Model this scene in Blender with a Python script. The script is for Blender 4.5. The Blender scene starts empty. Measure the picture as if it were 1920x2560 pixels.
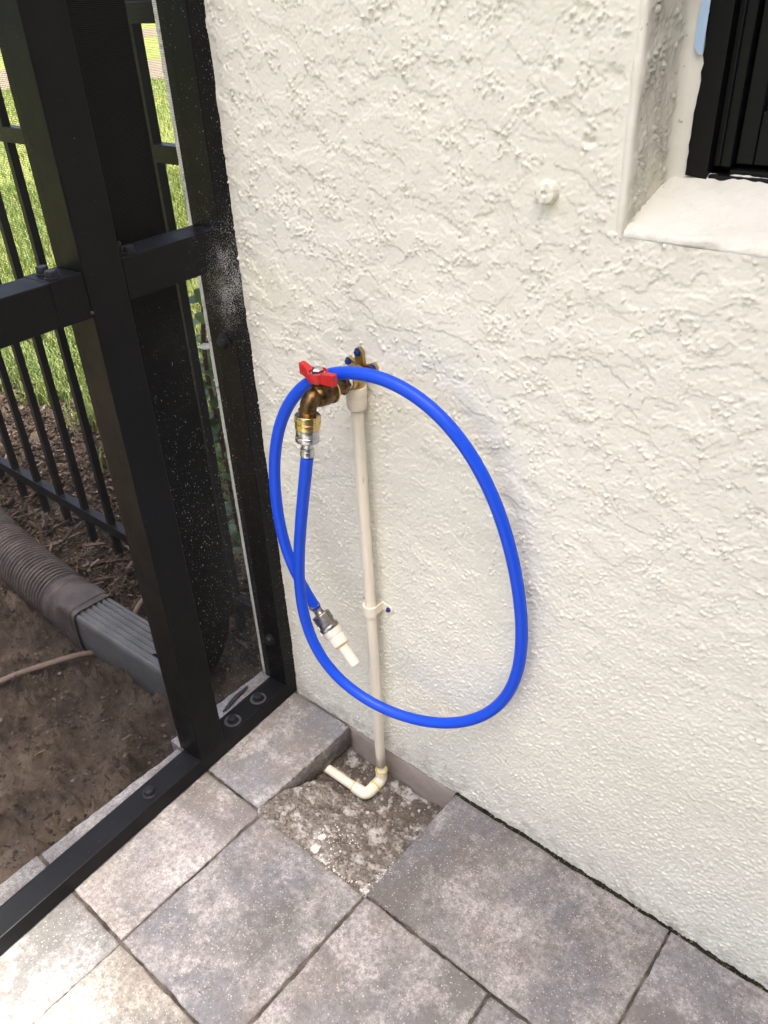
import bpy, bmesh, math, random
import numpy as np
from mathutils import Vector, Matrix

random.seed(7)
S = bpy.context.scene
COL = S.collection
PI = math.pi

# ------------------------------------------------------------------ camera
cam = bpy.data.cameras.new("camera")
cam.sensor_fit = 'HORIZONTAL'
cam.sensor_width = 36.0
cam.lens = 36.0 * 2027.65 / 1920.0
cam.clip_start = 0.02
cam.clip_end = 400.0
camo = bpy.data.objects.new("camera", cam)
COL.objects.link(camo)
_right = Vector((0.76423411, 0.6436556, -0.04066552))
_down = Vector((0.32316067, -0.43674082, -0.83953835))
_fwd = Vector((-0.55813386, 0.62846235, -0.54177641))
_loc = Vector((0.783000, -0.654800, 1.017881))
camo.matrix_world = Matrix((
    (_right.x, -_down.x, -_fwd.x, _loc.x),
    (_right.y, -_down.y, -_fwd.y, _loc.y),
    (_right.z, -_down.z, -_fwd.z, _loc.z),
    (0, 0, 0, 1)))
S.camera = camo

# ------------------------------------------------------------------ sky, sun, exposure
SUN_FROM = Vector((0.30, 0.035, 1.0)).normalized()   # high sun, behind the eave of the house
world = bpy.data.worlds.new("World")
S.world = world
world.use_nodes = True
wn = world.node_tree
bg = wn.nodes["Background"]
sky = wn.nodes.new("ShaderNodeTexSky")
sky.sky_type = 'NISHITA'
sky.sun_disc = False
sky.sun_elevation = math.asin(SUN_FROM.z)
sky.sun_rotation = math.atan2(SUN_FROM.x, SUN_FROM.y)
sky.air_density = 0.6
sky.dust_density = 9.0
sky.ozone_density = 0.6
wn.links.new(sky.outputs[0], bg.inputs[0])
bg.inputs[1].default_value = 0.15
sun = bpy.data.lights.new("sun", 'SUN')
sun.energy = 1.8
sun.angle = math.radians(3.0)
sun.color = (1.0, 0.95, 0.87)
suno = bpy.data.objects.new("sun", sun)
COL.objects.link(suno)
suno.rotation_euler = SUN_FROM.to_track_quat('Z', 'Y').to_euler()
suno.location = (2, -2, 6)
S.view_settings.view_transform = 'Standard'
S.view_settings.look = 'None'
S.view_settings.gamma = 1.0
S.view_settings.use_curve_mapping = False
S.view_settings.exposure = 2.62
S.view_settings.use_white_balance = True
S.view_settings.white_balance_temperature = 6450.0
S.render.engine = 'CYCLES'
S.cycles.use_denoising = True
S.cycles.max_bounces = 8
S.cycles.diffuse_bounces = 4
S.cycles.transparent_max_bounces = 16
S.cycles.sample_clamp_indirect = 4.0

# ------------------------------------------------------------------ helpers: objects
def tag(o, label=None, cat=None, group=None, kind=None):
    if label: o["label"] = label
    if cat: o["category"] = cat
    if group: o["group"] = group
    if kind: o["kind"] = kind
    return o

def empty(name, loc=(0, 0, 0), rz=0.0):
    o = bpy.data.objects.new(name, None)
    COL.objects.link(o)
    o.location = loc
    o.rotation_euler = (0, 0, rz)
    o.empty_display_size = 0.05
    return o

def link(name, me, m, parent=None):
    o = bpy.data.objects.new(name, me)
    COL.objects.link(o)
    if m is not None and len(me.materials) == 0:
        me.materials.append(m)
    if parent is not None:
        o.parent = parent
    return o

def fast_mesh(name, V, faces, smooth=False):
    """faces: list of int arrays (n,k)"""
    V = np.asarray(V, dtype=np.float32)
    me = bpy.data.meshes.new(name)
    me.vertices.add(len(V))
    me.vertices.foreach_set("co", V.ravel())
    faces = [np.asarray(f, dtype=np.int32) for f in faces if len(f)]
    nl = sum(f.size for f in faces)
    nf = sum(len(f) for f in faces)
    me.loops.add(nl)
    me.loops.foreach_set("vertex_index", np.concatenate([f.ravel() for f in faces]))
    me.polygons.add(nf)
    tot = np.concatenate([np.full(len(f), f.shape[1], dtype=np.int32) for f in faces])
    st = np.concatenate([[0], np.cumsum(tot)[:-1]]).astype(np.int32)
    me.polygons.foreach_set("loop_start", st)
    me.polygons.foreach_set("loop_total", tot)
    me.polygons.foreach_set("use_smooth", np.full(nf, smooth, dtype=bool))
    me.update(calc_edges=True)
    me.validate()
    return me

def grid_faces(nu, nv, closed_u=False, mask=None):
    iu = np.arange(nu if closed_u else nu - 1)
    iv = np.arange(nv - 1)
    A, B = np.meshgrid(iu, iv, indexing='ij')
    A2 = (A + 1) % nu
    F = np.stack([A * nv + B, A2 * nv + B, A2 * nv + B + 1, A * nv + B + 1], -1)
    if mask is not None:
        F = F[mask]
    return F.reshape(-1, 4)

def box_me(name, x0, x1, y0, y1, z0, z1, bev=0.0, seg=2):
    bm = bmesh.new()
    bmesh.ops.create_cube(bm, size=1.0)
    for v in bm.verts:
        v.co = Vector(((x0 + x1) / 2 + v.co.x * (x1 - x0), (y0 + y1) / 2 + v.co.y * (y1 - y0), (z0 + z1) / 2 + v.co.z * (z1 - z0)))
    if bev > 0:
        bmesh.ops.bevel(bm, geom=list(bm.edges), offset=bev, segments=seg, profile=0.5, affect='EDGES')
    me = bpy.data.meshes.new(name)
    bm.to_mesh(me); bm.free()
    return me

def box(name, x0, x1, y0, y1, z0, z1, m, parent=None, bev=0.0, seg=2):
    return link(name, box_me(name, x0, x1, y0, y1, z0, z1, bev, seg), m, parent)

def frames(path):
    P = np.asarray(path, float)
    T = np.gradient(P, axis=0)
    T /= np.linalg.norm(T, axis=1)[:, None] + 1e-12
    a = np.array([0, 0, 1.0]) if abs(T[0, 2]) < 0.9 else np.array([0, 1.0, 0])
    n = np.cross(T[0], a); n /= np.linalg.norm(n)
    Ns = [n]
    for i in range(1, len(P)):
        n = Ns[-1] - T[i] * (Ns[-1] @ T[i])
        n /= np.linalg.norm(n)
        Ns.append(n)
    Ns = np.array(Ns)
    Bs = np.cross(T, Ns)
    return P, T, Ns, Bs

def sweep_me(name, path, section, smooth=True, cap=True, scale=None):
    """section: (k,2) array, or list of arrays per path point"""
    P, T, Ns, Bs = frames(path)
    n = len(P)
    rings = []
    for i in range(n):
        s = np.asarray(section[i] if isinstance(section, list) else section, float)
        if scale is not None: s = s * scale[i]
        rings.append(P[i] + s[:, :1] * Ns[i] + s[:, 1:2] * Bs[i])
    k = len(rings[0])
    V = np.concatenate(rings)
    I, J = np.meshgrid(np.arange(n - 1), np.arange(k), indexing='ij')
    J2 = (J + 1) % k
    F = np.stack([I * k + J, I * k + J2, (I + 1) * k + J2, (I + 1) * k + J], -1).reshape(-1, 4)
    fs = [F]
    if cap:
        fs.append(np.arange(k)[::-1][None, :]); fs.append((np.arange(k) + (n - 1) * k)[None, :])
    me = fast_mesh(name, V, fs, smooth)
    if cap and smooth:
        me.polygons[len(F)].use_smooth = False; me.polygons[len(F) + 1].use_smooth = False
    return me

def circle(r, k=20):
    t = np.arange(k) * 2 * PI / k
    return np.stack([np.cos(t) * r, np.sin(t) * r], 1)

def catmull(pts, per=8):
    P = np.asarray(pts, float)
    P = np.concatenate([[2 * P[0] - P[1]], P, [2 * P[-1] - P[-2]]])
    out = []
    for i in range(1, len(P) - 2):
        for t in np.arange(per) / per:
            a, b, c, d = P[i - 1], P[i], P[i + 1], P[i + 2]
            out.append(0.5 * (2 * b + (c - a) * t + (2 * a - 5 * b + 4 * c - d) * t * t + (3 * b - a - 3 * c + d) * t ** 3))
    out.append(P[-2])
    return np.array(out)

def tube(name, pts, r, m, parent=None, k=20, per=8, cap=True):
    path = catmull(pts, per) if per else np.asarray(pts, float)
    return link(name, sweep_me(name, path, circle(r, k), True, cap), m, parent)

def lathe_me(name, p0, d, prof, k=32, smooth=True, knurl=None, sharp=40):
    """prof: list of (radius, distance along d). knurl: dict index->depth"""
    d = Vector(d).normalized()
    a = Vector((0, 0, 1)) if abs(d.z) < 0.9 else Vector((1, 0, 0))
    u = d.cross(a).normalized(); w = d.cross(u)
    V = []
    for i, (r, h) in enumerate(prof):
        for j in range(k):
            t = 2 * PI * j / k
            rr = r
            if knurl and i in knurl and j % 2: rr = r - knurl[i]
            V.append(Vector(p0) + d * h + (u * math.cos(t) + w * math.sin(t)) * rr)
    n = len(prof)
    F = []
    for i in range(n - 1):
        for j in range(k):
            j2 = (j + 1) % k
            F.append((i * k + j, i * k + j2, (i + 1) * k + j2, (i + 1) * k + j))
    me = bpy.data.meshes.new(name)
    F.append(tuple(range(k))[::-1]); F.append(tuple(range((n - 1) * k, n * k)))
    me.from_pydata([tuple(v) for v in V], [], F)
    bm = bmesh.new(); bm.from_mesh(me)
    bmesh.ops.recalc_face_normals(bm, faces=list(bm.faces))
    bm.to_mesh(me); bm.free()
    if smooth:
        me.polygons.foreach_set("use_smooth", np.ones(len(me.polygons), dtype=bool))
        me.set_sharp_from_angle(angle=math.radians(sharp))
    me.update()
    return me

def lathe(name, p0, d, prof, m, parent=None, **kw):
    return link(name, lathe_me(name, p0, d, prof, **kw), m, parent)

def poly_prism_me(name, outline, axis_y0, axis_y1, bev=0.0):
    """outline in (x,z), extruded along y"""
    bm = bmesh.new()
    a = [bm.verts.new((x, axis_y0, z)) for x, z in outline]
    f = bm.faces.new(a)
    r = bmesh.ops.extrude_face_region(bm, geom=[f])
    for v in r['geom']:
        if isinstance(v, bmesh.types.BMVert): v.co.y = axis_y1
    bmesh.ops.recalc_face_normals(bm, faces=list(bm.faces))
    if bev: bmesh.ops.bevel(bm, geom=list(bm.edges), offset=bev, segments=2, profile=0.5, affect='EDGES')
    me = bpy.data.meshes.new(name); bm.to_mesh(me); bm.free()
    return me

# ------------------------------------------------------------------ helpers: noise fields (numpy, FFT band noise)
def band(shape, step, lo, hi, seed, aniso=(1, 1)):
    """noise with wavelengths between lo and hi metres, unit std"""
    rng = np.random.default_rng(seed)
    w = rng.standard_normal(shape)
    fx = np.fft.fftfreq(shape[0], step) * aniso[0]
    fy = np.fft.rfftfreq(shape[1], step) * aniso[1]
    k = np.sqrt(fx[:, None] ** 2 + fy[None, :] ** 2) + 1e-9
    filt = np.exp(-(k * lo) ** 2) * (1 - np.exp(-(k * hi) ** 2)) / (k + 0.3 / hi)
    n = np.fft.irfft2(np.fft.rfft2(w) * filt, shape)
    return n / n.std()

def sstep(x, a, b):
    t = np.clip((x - a) / (b - a), 0, 1)
    return t * t * (3 - 2 * t)

# ------------------------------------------------------------------ helpers: materials
class M:
    def __init__(s, name, base=(0.5, 0.5, 0.5), rough=0.6, metal=0.0, spec=0.5):
        s.m = bpy.data.materials.new(name); s.m.use_nodes = True
        s.nt = s.m.node_tree
        s.b = s.nt.nodes["Principled BSDF"]
        s.out = s.nt.nodes["Material Output"]
        s.b.inputs["Base Color"].default_value = (*base, 1)
        s.b.inputs["Roughness"].default_value = rough
        s.b.inputs["Metallic"].default_value = metal
        s.b.inputs["Specular IOR Level"].default_value = spec
        s._co = None
    def n(s, t, **kw):
        x = s.nt.nodes.new(t)
        for k, v in kw.items(): setattr(x, k, v)
        return x
    def l(s, a, b): s.nt.links.new(a, b)
    def co(s, rand=0.0):
        if s._co is None:
            t = s.n("ShaderNodeTexCoord"); s._co = t.outputs["Object"]
            if rand:
                oi = s.n("ShaderNodeObjectInfo")
                mul = s.n("ShaderNodeMath", operation='MULTIPLY'); s.l(oi.outputs["Random"], mul.inputs[0]); mul.inputs[1].default_value = rand
                cb = s.n("ShaderNodeCombineXYZ")
                for i in range(3): s.l(mul.outputs[0], cb.inputs[i])
                va = s.n("ShaderNodeVectorMath", operation='ADD'); s.l(s._co, va.inputs[0]); s.l(cb.outputs[0], va.inputs[1])
                s._co = va.outputs[0]
        return s._co
    def noise(s, scale, detail=4, rough=0.55, dist=0.0, stretch=None, off=0.0):
        x = s.n("ShaderNodeTexNoise")
        c = s.co()
        if stretch or off:
            mp = s.n("ShaderNodeMapping"); s.l(c, mp.inputs[0])
            mp.inputs["Scale"].default_value = stretch or (1, 1, 1); mp.inputs["Location"].default_value = (off, off * 1.3, off * .7); c = mp.outputs[0]
        s.l(c, x.inputs["Vector"])
        x.inputs["Scale"].default_value = scale; x.inputs["Detail"].default_value = detail
        x.inputs["Roughness"].default_value = rough; x.inputs["Distortion"].default_value = dist
        return x.outputs[0]
    def voro(s, scale, out="Distance", rnd=1.0):
        x = s.n("ShaderNodeTexVoronoi"); s.l(s.co(), x.inputs["Vector"])
        x.inputs["Scale"].default_value = scale; x.inputs["Randomness"].default_value = rnd
        return x.outputs[out]
    def ramp(s, fac, stops, interp='LINEAR'):
        x = s.n("ShaderNodeValToRGB"); s.l(fac, x.inputs[0])
        e = x.color_ramp; e.interpolation = interp
        while len(e.elements) < len(stops): e.elements.new(0.5)
        for el, (p, c) in zip(e.elements, stops):
            el.position = p
            el.color = (c, c, c, 1) if isinstance(c, (int, float)) else (*c, 1)
        return x.outputs[0]
    def mix(s, fac, a, b, blend='MIX'):
        x = s.n("ShaderNodeMix", data_type='RGBA', blend_type=blend)
        for sock, v in ((x.inputs[0], fac), (x.inputs[6], a), (x.inputs[7], b)):
            if isinstance(v, (int, float)): sock.default_value = v
            elif isinstance(v, tuple): sock.default_value = (*v, 1)
            else: s.l(v, sock)
        return x.outputs[2]
    def math(s, op, a, b=None, clamp=False):
        x = s.n("ShaderNodeMath", operation=op); x.use_clamp = clamp
        for sock, v in ((x.inputs[0], a), (x.inputs[1], b)):
            if v is None: continue
            if isinstance(v, (int, float)): sock.default_value = v
            else: s.l(v, sock)
        return x.outputs[0]
    def sep(s):
        x = s.n("ShaderNodeSeparateXYZ"); s.l(s.co(), x.inputs[0]); return x.outputs
    def col(s, c): s.l(c, s.b.inputs["Base Color"]); return s
    def rgh(s, c): s.l(c, s.b.inputs["Roughness"]); return s
    def bump(s, h, dist=0.001, strength=1.0):
        x = s.n("ShaderNodeBump"); x.inputs["Strength"].default_value = strength; x.inputs["Distance"].default_value = dist
        s.l(h, x.inputs["Height"])
        if s.b.inputs["Normal"].is_linked:
            s.l(s.b.inputs["Normal"].links[0].from_socket, x.inputs["Normal"])
        s.l(x.outputs[0], s.b.inputs["Normal"]); return s

def srgb(r, g, b):
    f = lambda c: (c / 255 / 12.92) if c / 255 <= .04045 else ((c / 255 + .055) / 1.055) ** 2.4
    return (f(r), f(g), f(b))

MAT = {}
# painted stucco
a = M("stucco", rough=0.92, spec=0.12)
c = a.mix(a.ramp(a.noise(3.0, 3), [(0.35, 0), (0.7, 1)]), (0.762, 0.745, 0.628), (0.715, 0.692, 0.578))
c = a.mix(a.ramp(a.noise(1.6, 5, off=4), [(0.55, 0), (0.75, 0.45)]), c, (0.71, 0.68, 0.60))
c = a.mix(a.ramp(a.noise(95, 2, off=9), [(0.735, 0), (0.775, 0.65)]), c, (0.30, 0.26, 0.22))
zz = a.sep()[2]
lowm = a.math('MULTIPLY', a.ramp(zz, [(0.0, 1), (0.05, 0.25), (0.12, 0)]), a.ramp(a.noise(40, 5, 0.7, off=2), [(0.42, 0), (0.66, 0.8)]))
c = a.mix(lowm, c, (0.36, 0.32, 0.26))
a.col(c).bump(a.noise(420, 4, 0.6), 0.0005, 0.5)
MAT['stucco'] = a.m
a = M("sill_stucco", rough=0.9, spec=0.12)
c = a.mix(a.ramp(a.noise(9, 5, 0.65), [(0.45, 0), (0.75, 1)]), (0.765, 0.745, 0.635), (0.69, 0.645, 0.55))
c = a.mix(a.ramp(a.noise(150, 2), [(0.73, 0), (0.77, 0.6)]), c, (0.20, 0.17, 0.15))
a.col(c).bump(a.noise(220, 5, 0.7), 0.0015, 0.7)
MAT['sill'] = a.m
a = M("concrete_footing", rough=0.95, spec=0.2)
c = a.mix(a.noise(25, 6, 0.65), (0.25, 0.20, 0.16), (0.44, 0.385, 0.335))
a.col(c).bump(a.noise(200, 5), 0.002, 0.8)
MAT['footing'] = a.m

# pavers (tint = object colour)
def paver_mat():
    a = M("paver", rough=0.88, spec=0.3)
    a.co(rand=37.0)
    oi = a.n("ShaderNodeObjectInfo")
    big = a.noise(5.0, 5, 0.62, 0.3)
    c = a.mix(a.ramp(big, [(0.43, 0), (0.56, 1)]), (0.148, 0.144, 0.138), (0.325, 0.32, 0.308))
    c = a.mix(a.ramp(a.noise(7.5, 4, 0.6, off=11), [(0.47, 0), (0.60, 0.85)]), c, (0.185, 0.197, 0.212))
    c = a.mix(a.ramp(a.noise(9, 4, 0.6, off=23), [(0.52, 0), (0.66, 0.6)]), c, (0.225, 0.195, 0.168))
    c = a.mix(a.ramp(a.noise(13, 8, 0.75, off=31), [(0.49, 0), (0.63, 0.75)]), c, (0.50, 0.485, 0.465))
    c = a.mix(a.ramp(a.noise(150, 6, 0.8), [(0.38, 0), (0.62, 0.8)]), c, (0.12, 0.114, 0.108))
    c = a.mix(1.0, c, oi.outputs["Color"], 'MULTIPLY')
    # light and dark aggregate grains
    v = a.n("ShaderNodeTexVoronoi"); a.l(a.co(), v.inputs["Vector"]); v.inputs["Scale"].default_value = 330
    sp = a.n("ShaderNodeSeparateColor"); a.l(v.outputs["Color"], sp.inputs[0])
    grain = a.math('MULTIPLY', a.math('LESS_THAN', v.outputs["Distance"], 0.33), a.math('GREATER_THAN', a.math('ADD', sp.outputs[0], a.math('MULTIPLY', a.noise(16, 4, 0.6, off=41), 0.35)), 1.08))
    c = a.mix(a.math('MULTIPLY', grain, 0.5), c, (0.58, 0.52, 0.44))
    v2 = a.n("ShaderNodeTexVoronoi"); a.l(a.co(), v2.inputs["Vector"]); v2.inputs["Scale"].default_value = 520
    sp2 = a.n("ShaderNodeSeparateColor"); a.l(v2.outputs["Color"], sp2.inputs[0])
    g2 = a.math('MULTIPLY', a.math('LESS_THAN', v2.outputs["Distance"], 0.4), a.math('GREATER_THAN', sp2.outputs[0], 0.93))
    c = a.mix(a.math('MULTIPLY', g2, 0.45), c, (0.55, 0.51, 0.46))
    g3 = a.math('MULTIPLY', a.math('LESS_THAN', v2.outputs["Distance"], 0.45), a.math('LESS_THAN', sp2.outputs[1], 0.07))
    c = a.mix(a.math('MULTIPLY', g3, 0.5), c, (0.07, 0.062, 0.058))
    a.col(c)
    a.bump(a.noise(180, 5, 0.7), 0.0016, 0.6)
    a.bump(a.noise(700, 3, 0.7), 0.0006, 0.5)
    return a.m
MAT['paver'] = paver_mat()
a = M("bedding_sand", rough=0.97, spec=0.15)
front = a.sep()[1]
c = a.mix(a.ramp(a.noise(26, 7, 0.7), [(0.35, 0), (0.65, 1)]), (0.115, 0.10, 0.083), (0.25, 0.226, 0.195))
v = a.voro(330, "Color"); sp = a.n("ShaderNodeSeparateColor"); a.l(v, sp.inputs[0])
c = a.mix(a.math('MULTIPLY', a.math('GREATER_THAN', sp.outputs[0], 0.90), 0.5), c, (0.40, 0.36, 0.31))
c = a.mix(a.math('MULTIPLY', a.math('LESS_THAN', sp.outputs[1], 0.2), 0.5), c, (0.045, 0.035, 0.028))
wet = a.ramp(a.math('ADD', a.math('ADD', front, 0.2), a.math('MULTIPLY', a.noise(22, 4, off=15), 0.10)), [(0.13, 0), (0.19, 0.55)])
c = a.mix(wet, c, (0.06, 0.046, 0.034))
c = a.mix(a.ramp(a.noise(34, 6, 0.7, off=5), [(0.52, 0), (0.64, 0.8)]), c, (0.58, 0.56, 0.53))
a.col(c).bump(a.noise(280, 6, 0.75), 0.0025, 0.7)
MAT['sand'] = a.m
a = M('joint_grit', rough=1.0, spec=0.1)
a.col(a.mix(a.ramp(a.noise(30, 5, .7), [(0.4, 0), (0.7, 1)]), (0.035, 0.030, 0.025), (0.16, 0.14, 0.115)))
MAT['joint'] = a.m
a = M("mossy_joint", rough=1.0, spec=0.1)
c = a.mix(a.ramp(a.noise(45, 5), [(0.4, 0), (0.6, 1)]), (0.016, 0.014, 0.011), (0.026, 0.028, 0.013))
a.col(a.mix(a.ramp(a.noise(330, 3), [(0.60, 0), (0.68, 1)]), c, (0.25, 0.21, 0.16))).bump(a.noise(300, 5), 0.004, 1)
MAT['moss'] = a.m
a = M("white_mortar", rough=0.95, spec=0.2)
a.col(a.mix(a.noise(90, 5), (0.78, 0.76, 0.73), (0.5, 0.47, 0.43))).bump(a.noise(300, 5), 0.002, 0.8)
MAT['mortar'] = a.m
a = M("gravel_stone", rough=0.9, spec=0.3)
gi = a.n("ShaderNodeNewGeometry")
a.col(a.ramp(gi.outputs["Random Per Island"], [(0, (0.12, 0.10, 0.085)), (0.5, (0.26, 0.225, 0.19)), (0.9, (0.33, 0.30, 0.27)), (1, (0.48, 0.46, 0.43))]))
MAT['gravel'] = a.m
# black powder coat, with white overspray dust near the wall
def black_metal(name, base, rough, dust=False, spec=0.17):
    a = M(name, base, rough, spec=spec)
    c = a.mix(a.ramp(a.noise(18, 5, 0.65), [(0.45, 0), (0.8, 0.6)]), base, tuple(x * 1.8 + 0.001 for x in base))
    c = a.mix(a.ramp(a.noise(260, 2), [(0.775, 0), (0.80, 0.5)]), c, (0.12, 0.12, 0.11))
    if dust:
        x, y, z = a.sep()
        # cloud of paint dust centred where the mid rail meets the wall post
        d = a.n("ShaderNodeVectorMath", operation='DISTANCE')
        mp = a.n("ShaderNodeMapping"); a.l(a.co(), mp.inputs[0]); mp.inputs["Scale"].default_value = (1, 1.35, 0.9)
        a.l(mp.outputs[0], d.inputs[0]); d.inputs[1].default_value = (0.0, -0.016 * 1.35, 0.722 * 0.9)
        fall = a.ramp(d.outputs["Value"], [(0.0, 0.22), (0.03, 0.18), (0.07, 0.08), (0.15, 0.0)])
        grain = a.math('ADD', a.math('MULTIPLY', a.noise(750, 2, 0.7), 0.78), a.math('MULTIPLY', a.noise(50, 3), 0.22))
        dm = a.ramp(a.math('ADD', grain, fall), [(0.69, 0), (0.77, 0.62)])
        c = a.mix(dm, c, (0.58, 0.58, 0.57))
        # fine specks along the wall edge
        near = a.ramp(a.math('ABSOLUTE', y), [(0.0, 0.12), (0.02, 0.07), (0.06, 0.0)])
        sm = a.ramp(a.math('ADD', a.noise(420, 3, 0.7), near), [(0.735, 0), (0.77, 0.7)])
        c = a.mix(sm, c, (0.45, 0.45, 0.43))
    a.col(c)
    a.rgh(a.ramp(a.noise(30, 4), [(0.3, rough - 0.06), (0.7, rough + 0.1)]))
    a.bump(a.noise(900, 2), 0.0002, 0.3)
    return a.m
MAT['frame'] = black_metal("black_powder_coat", (0.0036, 0.0038, 0.0040), 0.42, True)
MAT['rail'] = black_metal("charcoal_powder_coat", (0.0060, 0.0064, 0.0070), 0.40, True)
MAT['fence'] = black_metal("fence_black", (0.006, 0.006, 0.0065), 0.36)
MAT['downspout'] = black_metal("downspout_black", (0.0015, 0.0015, 0.0018), 0.75, False, 0.08)
MAT['bolt'] = black_metal("bolt_black", (0.014, 0.0145, 0.017), 0.35)
MAT['winframe'] = black_metal("window_black", (0.005, 0.005, 0.0055), 0.38)
# insect screen: woven threads, with overspray specks
def screen_mat(specks):
    a = M("insect_screen" + ("_specked" if specks else ""), (0.02, 0.02, 0.02), 0.6)
    x, y, z = a.sep()
    p, w = 0.00155, 0.19
    fy = a.math('FRACT', a.math('DIVIDE', y, p)); fz = a.math('FRACT', a.math('DIVIDE', z, p))
    wire = a.math('MAXIMUM', a.math('LESS_THAN', fy, w), a.math('LESS_THAN', fz, w))
    c = (0.006, 0.006, 0.0065)
    fac = wire
    if specks:
        reg = a.ramp(z, [(0.0, 0.055), (0.25, 0.075), (0.45, 0.085), (0.62, 0.05), (0.72, 0.0)])
        sp = a.math('ADD', a.noise(480, 2, 0.6, stretch=(1, 1, 0.55)), reg)
        spk = a.ramp(sp, [(0.745, 0), (0.775, 1)])
        film = a.ramp(a.math('ADD', a.noise(14, 3, off=3), a.math('MULTIPLY', reg, 2.0)), [(0.6, 0), (0.95, 0.07)])
        haze_ = a.math('MULTIPLY', a.ramp(a.math('ADD', y, 0.2), [(0.075, 0), (0.15, 1)]), a.ramp(z, [(0.02, 0.16), (0.30, 0.13), (0.52, 0.0)]))
        film = a.math('MAXIMUM', film, a.math('MULTIPLY', haze_, a.ramp(a.noise(30, 4, off=8), [(0.3, 0.4), (0.7, 1)])))
        fac = a.math('MAXIMUM', a.math('MAXIMUM', wire, spk), film)
        cc = a.mix(a.math('MAXIMUM', spk, a.math('MULTIPLY', a.math('SUBTRACT', 1.0, wire), 0.6)), c, (0.34, 0.35, 0.36))
        a.col(cc)
    else:
        a.b.inputs["Base Color"].default_value = (*c, 1)
    tr = a.n("ShaderNodeBsdfTransparent"); mx = a.n("ShaderNodeMixShader")
    a.l(fac, mx.inputs[0]); a.l(tr.outputs[0], mx.inputs[1]); a.l(a.b.outputs[0], mx.inputs[2]); a.l(mx.outputs[0], a.out.inputs[0])
    return a.m
MAT['screen'] = screen_mat(False)
MAT['screen_specked'] = screen_mat(True)
# plumbing
a = M("cpvc", (0.70, 0.615, 0.47), 0.42, spec=0.5)
c = a.mix(a.ramp(a.noise(30, 5, 0.6, stretch=(1, 1, .25)), [(0.5, 0), (0.75, 0.5)]), (0.77, 0.705, 0.56), (0.66, 0.585, 0.44))
a.col(a.mix(a.ramp(a.noise(220, 2, stretch=(1, 1, .2)), [(0.70, 0), (0.76, 0.5)]), c, (0.22, 0.18, 0.13)))
a.b.inputs["Subsurface Weight"].default_value = 0.0
MAT['cpvc'] = a.m
a = M("white_pvc", (0.72, 0.66, 0.57), 0.45)
a.col(a.mix(a.ramp(a.noise(60, 4), [(0.45, 0), (0.8, 0.6)]), (0.74, 0.68, 0.58), (0.60, 0.52, 0.43)))
MAT['pvc'] = a.m
MAT['glue'] = M("pvc_glue", (0.62, 0.50, 0.09), 0.25).m
a = M("old_brass", (0.30, 0.19, 0.075), 0.36, 1.0)
a.col(a.mix(a.ramp(a.noise(70, 5, 0.65), [(0.38, 0), (0.62, 1)]), (0.045, 0.026, 0.014), (0.20, 0.125, 0.052)))
a.rgh(a.ramp(a.noise(50, 4), [(0.3, 0.28), (0.7, 0.5)])).bump(a.noise(500, 3), 0.0004, 0.4)
MAT['brass_old'] = a.m
a = M("brass", (0.68, 0.50, 0.22), 0.24, 1.0)
a.col(a.mix(a.ramp(a.noise(120, 4), [(0.45, 0), (0.7, 0.5)]), (0.72, 0.54, 0.25), (0.42, 0.28, 0.10)))
MAT['brass'] = a.m
a = M("brass_cast", (0.50, 0.34, 0.13), 0.38, 1.0)
a.col(a.mix(a.ramp(a.noise(60, 4), [(0.4, 0), (0.7, 1)]), (0.52, 0.36, 0.15), (0.30, 0.19, 0.07))).bump(a.noise(600, 3), 0.0005, 0.4)
MAT['brass_cast'] = a.m
a = M("plated_steel", (0.62, 0.61, 0.60), 0.25, 1.0)
a.col(a.mix(a.ramp(a.noise(90, 4), [(0.45, 0), (0.7, 0.6)]), (0.56, 0.57, 0.59), (0.30, 0.30, 0.30)))
MAT['steel'] = a.m
a = M("dull_zinc", (0.30, 0.29, 0.27), 0.38, 1.0)
a.col(a.mix(a.ramp(a.noise(90, 4), [(0.4, 0), (0.7, 1)]), (0.40, 0.39, 0.37), (0.20, 0.18, 0.155)))
MAT['zinc'] = a.m
a = M("red_handle", (0.60, 0.022, 0.025), 0.38)
a.col(a.mix(a.ramp(a.noise(120, 4, .65), [(0.5, 0), (0.8, 0.55)]), (0.48, 0.011, 0.015), (0.30, 0.02, 0.02))).bump(a.noise(400, 2), 0.0003, 0.4)
MAT['red'] = a.m
a = M("blue_hose", (0.012, 0.06, 0.72), 0.36, spec=0.3)
c = a.mix(a.ramp(a.noise(24, 5, 0.65), [(0.5, 0), (0.85, 0.35)]), (0.006, 0.068, 0.62), (0.014, 0.065, 0.40))
c = a.mix(a.ramp(a.noise(130, 4, 0.7, off=3), [(0.62, 0), (0.74, 0.30)]), c, (0.07, 0.10, 0.28))
a.col(c); a.rgh(a.ramp(a.noise(45, 4), [(0.3, 0.30), (0.7, 0.5)]))
a.bump(a.noise(350, 3), 0.0003, 0.4)
MAT['hose'] = a.m
MAT['bluescrew'] = M("blue_screw", (0.010, 0.035, 0.16), 0.35, 0.3).m
MAT['ptfe'] = M("white_thread_tape", (0.75, 0.76, 0.77), 0.6).m
a = M("painted_plug", (0.76, 0.72, 0.65), 0.6); a.bump(a.noise(300, 3), 0.001, 0.5); MAT['plug'] = a.m
MAT['tape'] = M("pale_blue_tape", (0.40, 0.56, 0.72), 0.6).m
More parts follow.
